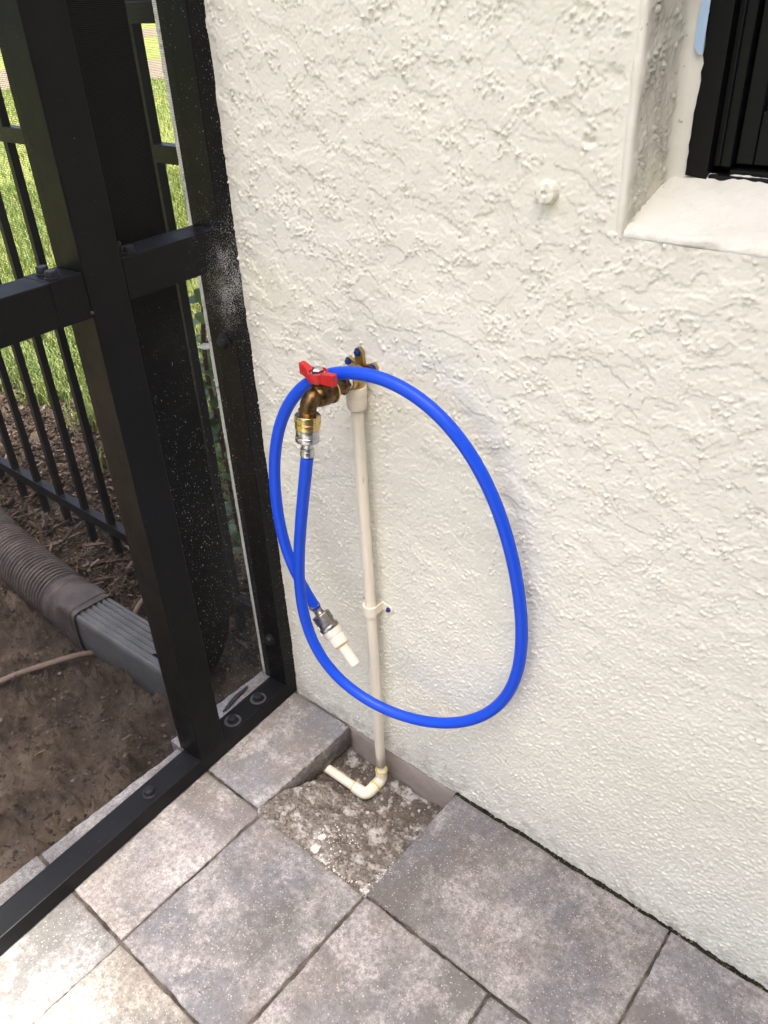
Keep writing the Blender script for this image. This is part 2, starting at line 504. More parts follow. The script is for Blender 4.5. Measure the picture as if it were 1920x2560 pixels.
# ground stuff
a = M("soil", rough=0.98, spec=0.15)
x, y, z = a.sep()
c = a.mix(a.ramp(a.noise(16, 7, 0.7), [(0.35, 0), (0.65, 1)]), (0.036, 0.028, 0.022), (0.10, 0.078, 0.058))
tan_mask = a.math('ADD', a.math('MULTIPLY', a.noise(7, 6, 0.65, off=6), 0.8), a.math('MULTIPLY', a.math('ADD', y, 0.2), -0.9))  # tan soil increases towards negative y, broken up by noise
c = a.mix(a.ramp(tan_mask, [(0.46, 0), (0.62, 0.9)]), c, (0.165, 0.128, 0.094))
c = a.mix(a.ramp(a.noise(240, 3, off=2), [(0.66, 0), (0.72, 0.6)]), c, (0.27, 0.21, 0.15))
a.col(c).bump(a.noise(160, 7, 0.75), 0.008, 0.8)
MAT['soil'] = a.m
a = M("soil_crumb", rough=0.98, spec=0.15)
gi = a.n("ShaderNodeNewGeometry")
a.col(a.ramp(gi.outputs["Random Per Island"], [(0, (0.028, 0.022, 0.017)), (0.6, (0.065, 0.05, 0.038)), (0.95, (0.11, 0.086, 0.065)), (1, (0.2, 0.165, 0.13))]))
MAT['crumb'] = a.m
a = M("bark_mulch", rough=0.95, spec=0.15)
gi = a.n("ShaderNodeNewGeometry")
c = a.ramp(gi.outputs["Random Per Island"], [(0, (0.018, 0.013, 0.010)), (0.4, (0.045, 0.032, 0.024)), (0.65, (0.085, 0.062, 0.046)), (0.85, (0.15, 0.125, 0.10)), (0.94, (0.11, 0.055, 0.028)), (1, (0.25, 0.22, 0.185))])
a.col(a.mix(a.math('MULTIPLY', a.noise(200, 4), 0.6), c, (0.03, 0.022, 0.016)))
MAT['mulch'] = a.m
a = M("grass_blade", rough=0.55, spec=0.3)
gi = a.n("ShaderNodeNewGeometry")
c = a.ramp(gi.outputs["Random Per Island"], [(0, (0.075, 0.12, 0.022)), (0.5, (0.135, 0.20, 0.058)), (0.8, (0.20, 0.235, 0.09)), (0.95, (0.20, 0.18, 0.07)), (1, (0.27, 0.21, 0.11))])
a.col(a.mix(a.ramp(a.noise(1.3, 3), [(0.45, 0), (0.65, 0.5)]), c, (0.17, 0.18, 0.05)))
trn = a.n("ShaderNodeBsdfTranslucent"); trn.inputs[0].default_value = (0.16, 0.24, 0.03, 1)
mx = a.n("ShaderNodeMixShader"); mx.inputs[0].default_value = 0.3
a.l(a.b.outputs[0], mx.inputs[1]); a.l(trn.outputs[0], mx.inputs[2]); a.l(mx.outputs[0], a.out.inputs[0])
MAT['grass'] = a.m
a = M("lawn_ground", rough=0.95, spec=0.15)
c = a.mix(a.ramp(a.noise(0.9, 6, 0.65), [(0.35, 0), (0.68, 1)]), (0.075, 0.115, 0.022), (0.15, 0.165, 0.045))
c = a.mix(a.ramp(a.noise(9, 6, 0.7, off=3), [(0.45, 0), (0.7, 0.7)]), c, (0.16, 0.14, 0.06))
a.col(c).bump(a.noise(40, 6, 0.7), 0.02, 0.8)
MAT['lawn'] = a.m
a = M("pale_path", rough=0.95, spec=0.15)
a.col(a.mix(a.noise(2.5, 6, 0.7), (0.085, 0.075, 0.05), (0.14, 0.12, 0.09)))
MAT['path'] = a.m
a = M("leaf_green", (0.05, 0.11, 0.03), 0.4, spec=0.45)
oi = a.n("ShaderNodeObjectInfo")
c = a.ramp(oi.outputs["Random"], [(0, (0.03, 0.075, 0.028)), (0.6, (0.06, 0.13, 0.035)), (1, (0.16, 0.22, 0.045))])
a.col(a.mix(a.math('MULTIPLY', a.noise(80, 3), 0.4), c, (0.10, 0.16, 0.04)))
trn = a.n("ShaderNodeBsdfTranslucent"); trn.inputs[0].default_value = (0.10, 0.18, 0.02, 1)
mx = a.n("ShaderNodeMixShader"); mx.inputs[0].default_value = 0.3
a.l(a.b.outputs[0], mx.inputs[1]); a.l(trn.outputs[0], mx.inputs[2]); a.l(mx.outputs[0], a.out.inputs[0])
MAT['leaf'] = a.m
MAT['stem'] = M("red_brown_stem", (0.10, 0.045, 0.03), 0.7).m
MAT['petal'] = M("white_petal", (0.78, 0.78, 0.76), 0.6).m
MAT['yellowleaf'] = M("yellow_leaf", (0.50, 0.33, 0.02), 0.6).m
MAT['straw'] = M("straw", (0.30, 0.18, 0.08), 0.8).m
a = M("grey_downspout", (0.13, 0.138, 0.14), 0.42, spec=0.5)
c = a.mix(a.ramp(a.noise(25, 6, .65), [(0.4, 0), (0.7, 1)]), (0.075, 0.077, 0.074), (0.115, 0.116, 0.11))
a.col(a.mix(a.ramp(a.noise(300, 3), [(0.64, 0), (0.72, 0.4)]), c, (0.17, 0.165, 0.155)))
MAT['grey_ds'] = a.m
a = M("brown_plastic", (0.085, 0.070, 0.062), 0.5, spec=0.4)
c = a.mix(a.ramp(a.noise(30, 6, .65), [(0.4, 0), (0.7, 1)]), (0.042, 0.033, 0.028), (0.082, 0.067, 0.058))
a.col(c).bump(a.noise(200, 4), 0.001, 0.4)
MAT['brown_pl'] = a.m
a = M("drip_tube", (0.20, 0.13, 0.09), 0.7)
a.col(a.mix(a.noise(60, 5), (0.09, 0.062, 0.046), (0.19, 0.14, 0.105)))
MAT['drip'] = a.m
MAT['dusty'] = black_metal('dusty_washer', (0.05, 0.05, 0.052), 0.5)
MAT['dark_oval'] = M("black_oval", (0.012, 0.012, 0.013), 0.5).m
a = M("room_dark", (0.02, 0.02, 0.02), 0.9); MAT['room'] = a.m
a = M("window_glass", (0.02, 0.022, 0.024), 0.03, spec=0.6)
MAT['glass'] = a.m
a = M("pane_reflection", (0.35, 0.36, 0.36), 0.6); MAT['reflection'] = a.m  # pale grey for the reflection painted on the pane
MAT['wing'] = M('blocker_dark', (0.10, 0.10, 0.10), 0.5).m  # dark finish of the added light-blocking wall
a = M("soffit", (0.72, 0.70, 0.65), 0.8); MAT['soffit'] = a.m

# ================================================================== SETTING
# ground: one large sheet
me = fast_mesh("lawn", [(-120, -60, -0.125), (60, -60, -0.125), (60, 120, -0.125), (-120, 120, -0.125)], [np.array([[0, 1, 2, 3]])])
tag(link("lawn", me, MAT['lawn']), "yellowish green lawn beyond the black fence", None, None, 'structure')
# pale bare strips across the lawn, far off (run obliquely)
def strip(name, r0, r1):
    ang0, ang1 = math.radians(128), math.radians(172)
    V, F = [], []
    n = 16
    for i in range(n + 1):
        t = ang0 + (ang1 - ang0) * i / n
        for r in (r0, r1):
            V.append((0.783 + r * math.cos(t), -0.655 + r * math.sin(t), -0.120))
    for i in range(n): F.append((2 * i, 2 * i + 1, 2 * i + 3, 2 * i + 2))
    me = fast_mesh(name, V, [np.array(F)[:, ::-1]])
    return tag(link(name, me, MAT['path']), None, None, None, 'structure')
strip("path", 16.0, 21.5)
strip("path", 36.0, 46.0)

# soil bed (height field), with finer grid near the frame
def axis(parts):
    out = [np.arange(a0, a1, s) for a0, a1, s in parts]
    return np.concatenate(out + [[parts[-1][1]]])
xs = axis([(-4.0, -2.4, 0.05), (-2.4, -1.3, 0.014), (-1.3, -0.075, 0.0042)])
ys = axis([(-2.0, -0.75, 0.03), (-0.75, 0.14, 0.0042), (0.14, 0.62, 0.010)])
st = 0.004
shape = (int(4.2 / st), int(2.8 / st))
f1 = band(shape, st, 0.010, 0.05, 1); f2 = band(shape, st, 0.05, 0.25, 2); f3 = band(shape, st, 0.003, 0.012, 3)
def samp(f, X, Y, ox, oy, st):
    return f[np.clip(((X - ox) / st).astype(int), 0, f.shape[0] - 1), np.clip(((Y - oy) / st).astype(int), 0, f.shape[1] - 1)]
X, Y = np.meshgrid(xs, ys, indexing='ij')
h1, h2, h3 = (samp(f, X, Y, -4.1, -2.1, st) for f in (f1, f2, f3))
clod = np.maximum(h1, 0) ** 1.3
base = -0.088 + 0.03 * sstep(X, -0.26, -0.10) - 0.012 * sstep(Y, -0.4, -0.1) * sstep(-X, 0.2, 0.35)
base += 0.015 * sstep(-Y, 0.25, 0.6)
Zs = base + 0.010 * h2 + 0.0075 * clod * (0.7 + 0.5 * np.clip(h2, -1, 1)) + 0.0034 * np.maximum(h3, -0.3)
Zs -= 0.055 * sstep(-X, 2.2, 3.4) + 0.06 * sstep(Y, 0.50, 0.61)
me = fast_mesh("soil_bed", np.stack([X, Y, Zs], -1).reshape(-1, 3), [grid_faces(len(xs), len(ys))], True)
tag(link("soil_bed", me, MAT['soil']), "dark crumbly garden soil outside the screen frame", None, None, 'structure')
def soil_z(x, y):
    return float(Zs[np.abs(xs - x).argmin(), np.abs(ys - y).argmin()])

# patio: bedding sand under the pavers, with the dug-out hole by the wall
xs2 = axis([(-0.08, 0.10, 0.012), (0.10, 0.335, 0.0022), (0.335, 1.5, 0.03)])
ys2 = axis([(-1.2, -0.24, 0.03), (-0.24, 0.0, 0.0022)])
X2, Y2 = np.meshgrid(xs2, ys2, indexing='ij')
stp = 0.002
shp = (900, 700)
g1 = band(shp, stp, 0.006, 0.02, 11); g2 = band(shp, stp, 0.02, 0.09, 12); g3 = band(shp, stp, 0.002, 0.006, 13)
q1, q2, q3 = (samp(f, X2, Y2, -0.1, -1.25, stp) for f in (g1, g2, g3))
inh = sstep(X2, 0.098, 0.112) * sstep(-X2, -0.332, -0.322) * sstep(Y2, -0.226, -0.212)
hz = -0.0675 + 0.054 * sstep(-Y2, 0.055, 0.20) + 0.014 * sstep(-(X2 - 0.115), -0.06, 0.0) * sstep(-Y2, 0.06, 0.11)
hz += 0.0022 * q2 + 0.0008 * np.maximum(q1, -0.3) + 0.0006 * q3
Zp = np.where(inh > 0, -0.056 * (1 - inh) + hz * inh, -0.056)
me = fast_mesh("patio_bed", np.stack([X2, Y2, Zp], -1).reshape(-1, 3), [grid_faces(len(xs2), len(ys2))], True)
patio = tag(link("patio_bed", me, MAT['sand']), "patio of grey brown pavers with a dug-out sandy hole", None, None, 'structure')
def sand_z(x, y):
    return float(Zp[np.abs(xs2 - x).argmin(), np.abs(ys2 - y).argmin()])
# patio beyond what the picture shows, so that it throws light back at the wall
me = fast_mesh("patio_far", [(-0.085, -5, -0.006), (6, -5, -0.006), (6, -1.05, -0.006), (-0.085, -1.05, -0.006),
                             (1.26, -1.05, -0.006), (6, -1.05, -0.006), (6, 0, -0.006), (1.26, 0, -0.006)], [np.array([[0, 1, 2, 3], [4, 5, 6, 7]])])
o = link("patio_far", me, MAT['paver'], patio); o.color = (1.05, 1.02, 0.98, 1); tag(o, None, None, None, 'structure')

def paver(x0, x1, y0, y1, tint, seed, dz=0.0, gap=0.0008, tilt=(0, 0)):
    rng = np.random.default_rng(seed)
    x0 += gap; x1 -= gap; y0 += gap; y1 -= gap
    cx, cy = (x0 + x1) / 2, (y0 + y1) / 2
    th = 0.046
    nx = max(14, int((x1 - x0) / 0.006)); ny = max(14, int((y1 - y0) / 0.006))
    # edge rows packed close for a worn arris
    def ax(L, n):
        e = [0, 0.0012, 0.003, 0.0055]
        return np.concatenate([e, np.linspace(0.009, L - 0.009, n), [L - v for v in e[::-1]]]) - L / 2
    u = ax(x1 - x0, nx); v = ax(y1 - y0, ny)
    U, Vv = np.meshgrid(u, v, indexing='ij')
    n1 = band((160, 160), 0.004, 0.012, 0.08, seed); n2 = band((160, 160), 0.004, 0.004, 0.016, seed + 50)
    iu = np.clip(((U + 0.3) / 0.004).astype(int), 0, 159); iv = np.clip(((Vv + 0.3) / 0.004).astype(int), 0, 159)
    dx = np.minimum(U - u[0], u[-1] - U); dy = np.minimum(Vv - v[0], v[-1] - Vv)
    de = np.minimum(dx, dy)
    wear = 0.0016 + 0.0010 * np.clip(n1[iu, iv], -1, 1.6)
    Z = -np.clip(wear, 0.0008, 1) * np.exp(-de / 0.0022) + 0.00028 * n1[iu, iv] + 0.00016 * n2[iu, iv]
    Z += tilt[0] * U + tilt[1] * Vv + dz
    U = U + np.where(dx < 0.001, -np.sign(U) * 0.0009 * np.clip(n2[iu, iv] * .5 + n1[iu, iv] * .5, -0.5, 2), 0)
    Vv = Vv + np.where(dy < 0.001, -np.sign(Vv) * 0.0009 * np.clip(n2[iu, iv] * .5 + n1[iu, iv] * .5, -0.5, 2), 0)
    a_, b_ = U.shape
    top = np.stack([U, Vv, Z], -1).reshape(-1, 3)
    idx = np.arange(a_ * b_).reshape(a_, b_)
    ring = np.concatenate([idx[:, 0], idx[-1, 1:], idx[::-1, -1][1:], idx[0, ::-1][1:-1]])
    low = top[ring].copy(); low[:, 2] = -th + dz
    mid = top[ring].copy(); mid[:, 2] -= 0.004
    k = len(ring); n0 = a_ * b_
    r = np.arange(k); r2 = (r + 1) % k
    side = np.concatenate([np.stack([ring, n0 + r, n0 + r2, ring[r2]], 1), np.stack([n0 + r, n0 + k + r, n0 + k + r2, n0 + r2], 1)])
    F = grid_faces(a_, b_)
    me = fast_mesh("paver", np.concatenate([top, mid, low]), [F, side, (n0 + k + r)[::-1][None, :]], True)
    o = link("paver", me, MAT['paver'], patio)
    o.location = (cx, cy, 0)
    o.color = (*tint, 1)
    return o
G = 0.0052   # joint to the wall
pav = [
    (-0.106, 0.108, -0.208, -G, (1.32, 1.28, 1.27)), (-0.083, 0.116, -0.456, -0.211, (1.26, 1.21, 1.20)), (-0.085, 0.119, -0.70, -0.459, (0.93, 0.95, 0.96)),
    (0.119, 0.321, -0.457, -0.213, (0.94, 0.92, 0.93)), (0.119, 0.36, -0.70, -0.459, (0.92, 0.87, 0.78)),
    (0.322, 0.657, -0.210, -G, (0.92, 0.865, 0.84)), (0.325, 0.522, -0.457, -0.213, (1.02, 0.98, 0.97)),
    (0.659, 0.86, -0.210, -G, (1.12, 1.07, 1.06)), (0.524, 0.73, -0.457, -0.213, (0.97, 0.98, 1.0)),
    (0.862, 1.20, -0.210, -G, (1.0, 0.95, 0.92)), (0.732, 1.07, -0.457, -0.213, (1.05, 1.0, 0.98)),
    (0.362, 0.60, -0.70, -0.459, (1.0, 0.97, 0.95)), (0.602, 0.94, -0.70, -0.459, (1.1, 1.05, 1.0)),
    (-0.085, 0.119, -1.05, -0.702, (1.1, 1.06, 1.04)), (0.121, 0.45, -1.05, -0.702, (1.0, 0.97, 0.95)), (0.452, 0.80, -1.05, -0.702, (1.05, 1.0, 0.97)),
    (0.802, 1.20, -1.05, -0.702, (1.1, 1.04, 1.0)), (0.942, 1.25, -0.70, -0.459, (0.98, 0.95, 0.94)), (1.072, 1.25, -0.457, -0.213, (1.0, 0.97, 0.96)),
]
for i, (x0, x1, y0, y1, t) in enumerate(pav):
    g_ = sum(t) / 3; t = tuple(1.02 * (0.3 * g_ + 0.7 * c_) for c_ in t)
    o = paver(x0, x1, y0, y1, t, 100 + i, dz=random.uniform(-0.0012, 0.0008), tilt=(random.uniform(-.004, .004), random.uniform(-.004, .004)))
    if i == 1: border_paver = o
# sand swept into the paver joints
def sheet(name, rects, z, m, par):
    V, F = [], []
    for (x0, x1, y0, y1) in rects:
        n_ = len(V); V += [(x0, y0, z), (x1, y0, z), (x1, y1, z), (x0, y1, z)]; F.append((n_, n_ + 1, n_ + 2, n_ + 3))
    return tag(link(name, fast_mesh(name, V, [np.array(F)]), m, par), None, None, None, 'stuff')
sheet("joint_sand", [(-0.083, 0.1075, -1.04, -0.01), (0.1076, 0.324, -1.04, -0.2135), (0.324, 1.24, -1.04, -0.01)], -0.0048, MAT['joint'], patio)
# mossy grit in the joint along the wall
xs3 = np.arange(0.321, 1.3, 0.006); prof = [(-0.0095, -0.03), (-0.0085, -0.007), (-0.005, -0.004), (-0.002, -0.003), (0.004, -0.002), (0.006, -0.03)]
n3 = band((len(xs3), 8), 0.006, 0.01, 0.06, 31)
V = np.array([[x, y, z + (0.0011 * n3[i, j] if 0 < j < 5 else 0) - (0.0 if x > 0.318 else 0.05)] for i, x in enumerate(xs3) for j, (y, z) in enumerate(prof)])
me = fast_mesh("joint_moss", V, [grid_faces(len(xs3), len(prof))[:, ::-1]], True)
tag(link("joint_moss", me, MAT['moss'], patio), None, None, None, 'stuff')
# dark oval mark on the border paver outside the base rail
pts = []
for i in range(28):
    t = 2 * PI * i / 28
    a_, b_ = 0.034 * math.cos(t), (0.0042 + 0.0012 * math.sin(3 * t)) * math.sin(t)
    pts.append((-0.0885 + b_ - 0.0065 * math.cos(t), -0.082 + a_))
bm = bmesh.new(); vs = [bm.verts.new((x, y, 0.0012)) for x, y in pts]; f = bm.faces.new(vs)
r = bmesh.ops.extrude_face_region(bm, geom=[f])
for v in r['geom']:
    if isinstance(v, bmesh.types.BMVert): v.co.z = 0.0022
bmesh.ops.recalc_face_normals(bm, faces=list(bm.faces))
me = bpy.data.meshes.new("oval_mark"); bm.to_mesh(me); bm.free()
link("oval_mark", me, MAT['dark_oval'], patio)

# ================================================================== HOUSE
house = tag(empty("house", (0, 0, 0)), "cream stucco house wall with a black framed window at upper right", "house")
XR, ZS = 0.483, 0.842            # window opening: left edge, sill edge
xw = axis([(-0.108, 0.92, 0.00125), (0.92, 3.0, 0.06)])
zw = axis([(-0.006, 1.10, 0.00125), (1.10, 2.5, 0.05)])
st = 0.00125
shp = (832, 920)
nb = lambda lo, hi, sd, an=(1, 1): band(shp, st, lo, hi, sd, an)
big = nb(0.05, 0.30, 21)
jag_ = nb(0.005, 0.018, 27)
pl = nb(0.030, 0.16, 22, (1.0, 0.8)) + 0.16 * jag_
pl2 = nb(0.022, 0.12, 28, (1.25, 0.85)) + 0.18 * nb(0.005, 0.016, 29)
pl3 = nb(0.030, 0.14, 35, (0.9, 1.2)) + 0.10 * jag_
cr = nb(0.0030, 0.0085, 23); fine = nb(0.0020, 0.0050, 24); cl = nb(0.018, 0.09, 25); cl2 = nb(0.010, 0.05, 26); cl3 = nb(0.03, 0.12, 36)
zi = np.arange(shp[1]) * st
up = sstep(zi, 0.15, 0.75)[None, :]           # coarser trowelled coat higher up, finer below
lap = sstep(pl, -0.01, 0.04) + 0.8 * sstep(pl2, 0.49, 0.54) + 0.6 * sstep(pl2, -0.92, -0.88)
lipm = np.exp(-((pl - 0.05) / 0.16) ** 2) + 0.8 * np.exp(-((pl2 - 0.53) / 0.16) ** 2)
patch = sstep(cl, 0.75, 1.35)
crumb = np.maximum(cr - 0.55, 0) ** 0.75 * (1.0 * patch + 1.0 * lipm * sstep(cl2, -0.1, 0.8))
crease = np.exp(-(pl3 / 0.055) ** 2) * sstep(cl3, -0.1, 0.6) * (0.6 + 0.5 * jag_)
H = 0.0004 * big
H = H + (0.22 + 0.78 * up) * 0.00082 * lap
H = H + (0.35 + 0.85 * up) * 0.00138 * crumb
H = H + (0.25 + 0.75 * up) * 0.0006 * crease
H = H + (1.0 - 0.75 * up) * (0.00026 * cr + 0.00022 * fine) + 0.00005 * fine
H = H + (1 - 0.7 * up) * 0.00024 * np.maximum(nb(0.006, 0.020, 33), -0.6)
Xw, Zw = np.meshgrid(xw, zw, indexing='ij')
Hs = samp(H, Xw, Zw, -0.108, -0.006, st)
fadeo = 1 - np.maximum(sstep(Xw, 0.90, 0.95), sstep(Zw, 1.08, 1.12))
# smoother near the opening's bead and the foot
edge = np.where(Zw > ZS - 0.003, np.clip((XR - 0.008 - Xw) / 0.008, 0, 1), 1.0)
Hs = Hs * fadeo * (0.15 + 0.85 * edge)
# small gouges: (x, z, radius, depth)
for gx, gz, gr, gd in ((0.446, 0.907, 0.004, 0.004), (0.440, 0.899, 0.002, 0.003), (0.203, 0.657, 0.0016, 0.002)):
    Hs -= gd * np.exp(-(((Xw - gx) / gr) ** 2 + ((Zw - gz) / (gr * .7)) ** 2))
Yw = -Hs
msk = ~((Xw[:-1, :-1] > XR - 0.005) & (Zw[:-1, :-1] > ZS - 0.0072) & (Xw[1:, 1:] < 1.45) & (Zw[1:, 1:] < 2.15))
me = fast_mesh("wall", np.stack([Xw, Yw, Zw], -1).reshape(-1, 3), [grid_faces(len(xw), len(zw), mask=msk)], True)
link("wall", me, MAT['stucco'], house)
# outer side wall and the wall end at the corner
me = fast_mesh("side_wall", [(-0.108, -0.001, -0.2), (-0.108, 6, -0.2), (-0.108, 6, 2.5), (-0.108, -0.001, 2.5)], [np.array([[0, 1, 2, 3]])])
link("side_wall", me, MAT['stucco'], house)
# footing below the stucco
n4 = band((90, 12), 0.006, 0.012, 0.08, 41)
V, xf = [], np.arange(-0.098, 1.30, 0.016)
for i, x in enumerate(xf):
    for j, (y, z) in enumerate(((0.012, -0.004), (0.002, -0.006), (0.0005, -0.02), (0.0, -0.035), (0.001, -0.05), (0.002, -0.09))):
        V.append((x, y - 0.0012 * n4[i % 90, j], z))
me = fast_mesh("footing", V, [grid_faces(len(xf), 6)], True)
link("footing", me, MAT['footing'], house)
# window reveal (left): bead, roughcast cheek, plaster return to the frame
YI = 0.080
P = [(XR - 0.0085, 0.0008), (XR - 0.006, -0.0016), (XR - 0.003, -0.0020), (XR - 0.0008, -0.0006), (XR, 0.0026)]
P += [(XR, y) for y in np.arange(0.0048, YI - 0.012, 0.0018)]
P += [(XR + 0.001, YI - 0.009), (XR + 0.003, YI - 0.005), (XR + 0.007, YI - 0.0025), (XR + 0.012, YI - 0.0015), (XR + 0.0175, YI - 0.001)]
P = np.array(P)
zr = axis([(0.830, 1.10, 0.0018), (1.10, 2.16, 0.05)])
rough = band((len(P), len(zr)), 0.0018, 0.0035, 0.011, 51, (1, 0.45)); rough2 = band((len(P), len(zr)), 0.0018, 0.02, 0.08, 52)
V = np.zeros((len(P), len(zr), 3))
for i, (x, y) in enumerate(P):
    cheek = 1.0 if (XR - 0.001 < x < XR + 0.0005 and 0.006 < y < YI - 0.013) else 0.12
    e = 0.0011 * np.maximum(rough[i] - 0.2, 0) * cheek * (0.5 + sstep(rough2[i], -0.8, 0.8)) + 0.0004 * rough2[i]
    V[i, :, 0] = x + (e if i >= 4 else 0); V[i, :, 1] = y - (e if i < 4 or i > len(P) - 5 else 0); V[i, :, 2] = zr
me = fast_mesh("window_reveal", V.reshape(-1, 3), [grid_faces(len(P), len(zr))], True)
link("window_reveal", me, MAT['stucco'], house)
# sill, sloping outwards
Ps = [(0.006, ZS - 0.016), (0.0018, ZS - 0.0105), (0.0004, ZS - 0.006), (0.0008, ZS - 0.0018), (0.0034, ZS + 0.0006), (0.0065, ZS + 0.0024)]
Ps += [(y, ZS + 0.0022 + (y - 0.006) * 0.375) for y in np.arange(0.009, YI + 0.004, 0.003)]
xsl = axis([(0.468, 0.92, 0.0024), (0.92, 1.46, 0.03)])
sn = band((len(xsl), len(Ps)), 0.003, 0.008, 0.03, 61); sn2 = band((len(xsl), len(Ps)), 0.003, 0.03, 0.12, 62)
V = np.zeros((len(xsl), len(Ps), 3))
for j, (y, z) in enumerate(Ps):
    e = 0.00035 * sn[:, j] + 0.0007 * sn2[:, j]
    V[:, j, 0] = xsl; V[:, j, 1] = y - (1.6 * e if j < 6 else 0); V[:, j, 2] = z + (e if j >= 5 else 2.6 * e)
me = fast_mesh("window_sill", V.reshape(-1, 3), [grid_faces(len(xsl), len(Ps))], True)
link("window_sill", me, MAT['sill'], house)
# painted-over plug in the wall
pc = Vector((0.4102, 0.0, 0.8642))
plug = lathe("wall_plug", pc + Vector((0, 0.002, 0)), (0.12, -1, 0.03), [(0.016, -0.001), (0.0125, 0.001), (0.0108, 0.003), (0.0098, 0.006), (0.0095, 0.0095), (0.0078, 0.0118), (0.003, 0.0124), (0.0014, 0.0098)], MAT['stucco'], house, k=24)
for v in plug.data.vertices:
    n_ = math.sin(v.co.x * 900 + 1) * math.cos(v.co.z * 700) + 0.6 * math.sin(v.co.z * 1700 + v.co.x * 1100)
    v.co += (v.co - pc) * 0.06 * n_
# eave over the wall and round the corner: it shades the strip of patio and soil next to the house
EZ = 2.50
box("eave", -0.62, 6.0, -0.425, 6.0, EZ, EZ + 0.16, MAT['soffit'], house)

# unseen dark wall, added to block light from the right of the patio
box("light_blocker", 1.75, 1.95, -4.5, 0.3, -0.1, EZ - 0.002, MAT['wing'], house)  # 'wing' is the dark material of this added light blocker
# window
win = empty("window"); win.parent = house
jag = [(0.4975 + random.uniform(-0.0010, 0.0010) + (0.0016 if 0.935 < z < 0.962 else 0), z) for z in np.arange(0.873, 1.12, 0.006)]
out = [(0.5165, 0.8705), (0.5165, 2.1), (0.4975, 2.1)] + jag[::-1]
link("flange", poly_prism_me("flange", out, YI - 0.0035, YI + 0.03), MAT['winframe'], win)
box("jamb", 0.517, 0.5315, YI + 0.006, YI + 0.05, 0.880, 2.1, MAT['winframe'], win, 0.001)
box("jamb_bead", 0.521, 0.5235, YI + 0.003, YI + 0.0065, 0.881, 2.1, MAT['winframe'], win, 0.0006)
box("bottom_rail", 0.517, 1.45, YI - 0.002, YI + 0.05, 0.864, 0.8745, MAT['winframe'], win, 0.0012)
box("bottom_track", 0.532, 1.45, YI + 0.005, YI + 0.05, 0.8745, 0.8785, MAT['winframe'], win, 0.0008)
sash = box("sash", 0.5335, 0.5475, YI + 0.012, YI + 0.04, 0.882, 2.1, MAT['winframe'], win, 0.001)
box("sash_bottom", 0.548, 1.45, YI + 0.0125, YI + 0.04, 0.882, 0.9225, MAT['winframe'], win, 0.001)
box("pane", 0.547, 1.45, YI + 0.022, YI + 0.026, 0.921, 2.1, MAT['glass'], win)
box("reflection_strip", 0.578, 0.584, YI + 0.0205, YI + 0.0215, 0.935, 1.6, MAT['reflection'], win)  # pale strip standing in for a reflection in the glass
box("room_back", 0.50, 1.47, YI + 0.052, YI + 0.06, 0.84, 2.15, MAT['room'], win)
# strip of blue masking tape left on the window edge
ov = [(0.4905, 0.9685), (0.4935, 0.9650), (0.4958, 0.9632), (0.4982, 0.9640), (0.4982, 1.10), (0.4918, 1.10), (0.4912, 1.03), (0.4916, 1.0), (0.4904, 0.985)]
tp = link("masking_tape", poly_prism_me("masking_tape", ov, YI - 0.0058, YI - 0.0052), MAT['tape'])
tag(tp, "torn strip of pale blue masking tape beside the black window frame", "tape")

# ================================================================== SCREEN ENCLOSURE
YAW = 0.05885
enc = tag(empty("screen_enclosure", (-0.0187, 0, 0), YAW), "black aluminium screen enclosure frame meeting the stucco wall at left", "screen enclosure")
D = 0.046
box("base_rail", -0.040, 0.0, -1.6, -0.001, 0.0012, 0.030, MAT['rail'], enc, 0.0014)
bz = 0.0305
pl_ = box("post", -D - 0.001, 0.0012, -0.2195, -0.1700, bz, 2.45, MAT['frame'], enc, 0.0016)
box("wall_post", -D - 0.002, 0.0005, -0.0255, 0.004, bz, 2.45, MAT['frame'], enc, 0.0014)
box("chair_rail", -D + 0.001, 0.0, -0.1695, -0.0005, 0.739, 0.7855, MAT['frame'], enc, 0.0014)
box("chair_rail", -D + 0.001, 0.0, -1.6, -0.2200, 0.736, 0.7825, MAT['frame'], enc, 0.0014)
box("rail_sleeve", -D + 0.0004, 0.0006, -0.2600, -0.2198, 0.7352, 0.7833, MAT['frame'], enc, 0.0012)
XSC = -0.036
def panel(name, y0, y1, z0, z1, m):
    V = [(XSC, y0, z0), (XSC, y1, z0), (XSC, y1, z1), (XSC, y0, z1)]
    return link(name, fast_mesh(name, V, [np.array([[0, 1, 2, 3]])]), m, enc)
panel("screen_panel", -0.172, -0.024, 0.028, 0.742, MAT['screen_specked'])
panel("screen_panel", -0.172, -0.024, 0.783, 2.45, MAT['screen'])
panel("screen_panel", -1.6, -0.217, 0.028, 0.738, MAT['screen'])
panel("screen_panel", -1.6, -0.217, 0.780, 2.45, MAT['screen'])
capprof = [(0.0092, -0.001), (0.0095, 0.0008), (0.0070, 0.0016), (0.0068, 0.0052), (0.0060, 0.0068), (0.004, 0.0076)]
def bolt(p, d, s=1.0, hexa=False):
    if hexa:
        pr = [(0.0078 * s, -0.001), (0.0078 * s, 0.001), (0.0064 * s, 0.0014), (0.0064 * s, 0.0064), (0.0056 * s, 0.0078), (0.0035 * s, 0.0080)]
    else:
        pr = [(r * s, h * s) for r, h in capprof]
    lathe("screw", p, d, pr, MAT['bolt'], enc, k=20)
for p in ((-0.036, -0.148), (-0.011, -0.150)): bolt((p[0], p[1], 0.7855), (0, 0, 1), 1.0, True)
for p in ((-0.034, -0.2435), (-0.0115, -0.2475)): bolt((p[0], p[1], 0.7835), (0, 0, 1), 1.0, True)
for y in (-0.3035, -0.1325, -0.0735, -0.62, -0.95): bolt((-0.019, y, 0.030), (0, 0, 1), 1.15)
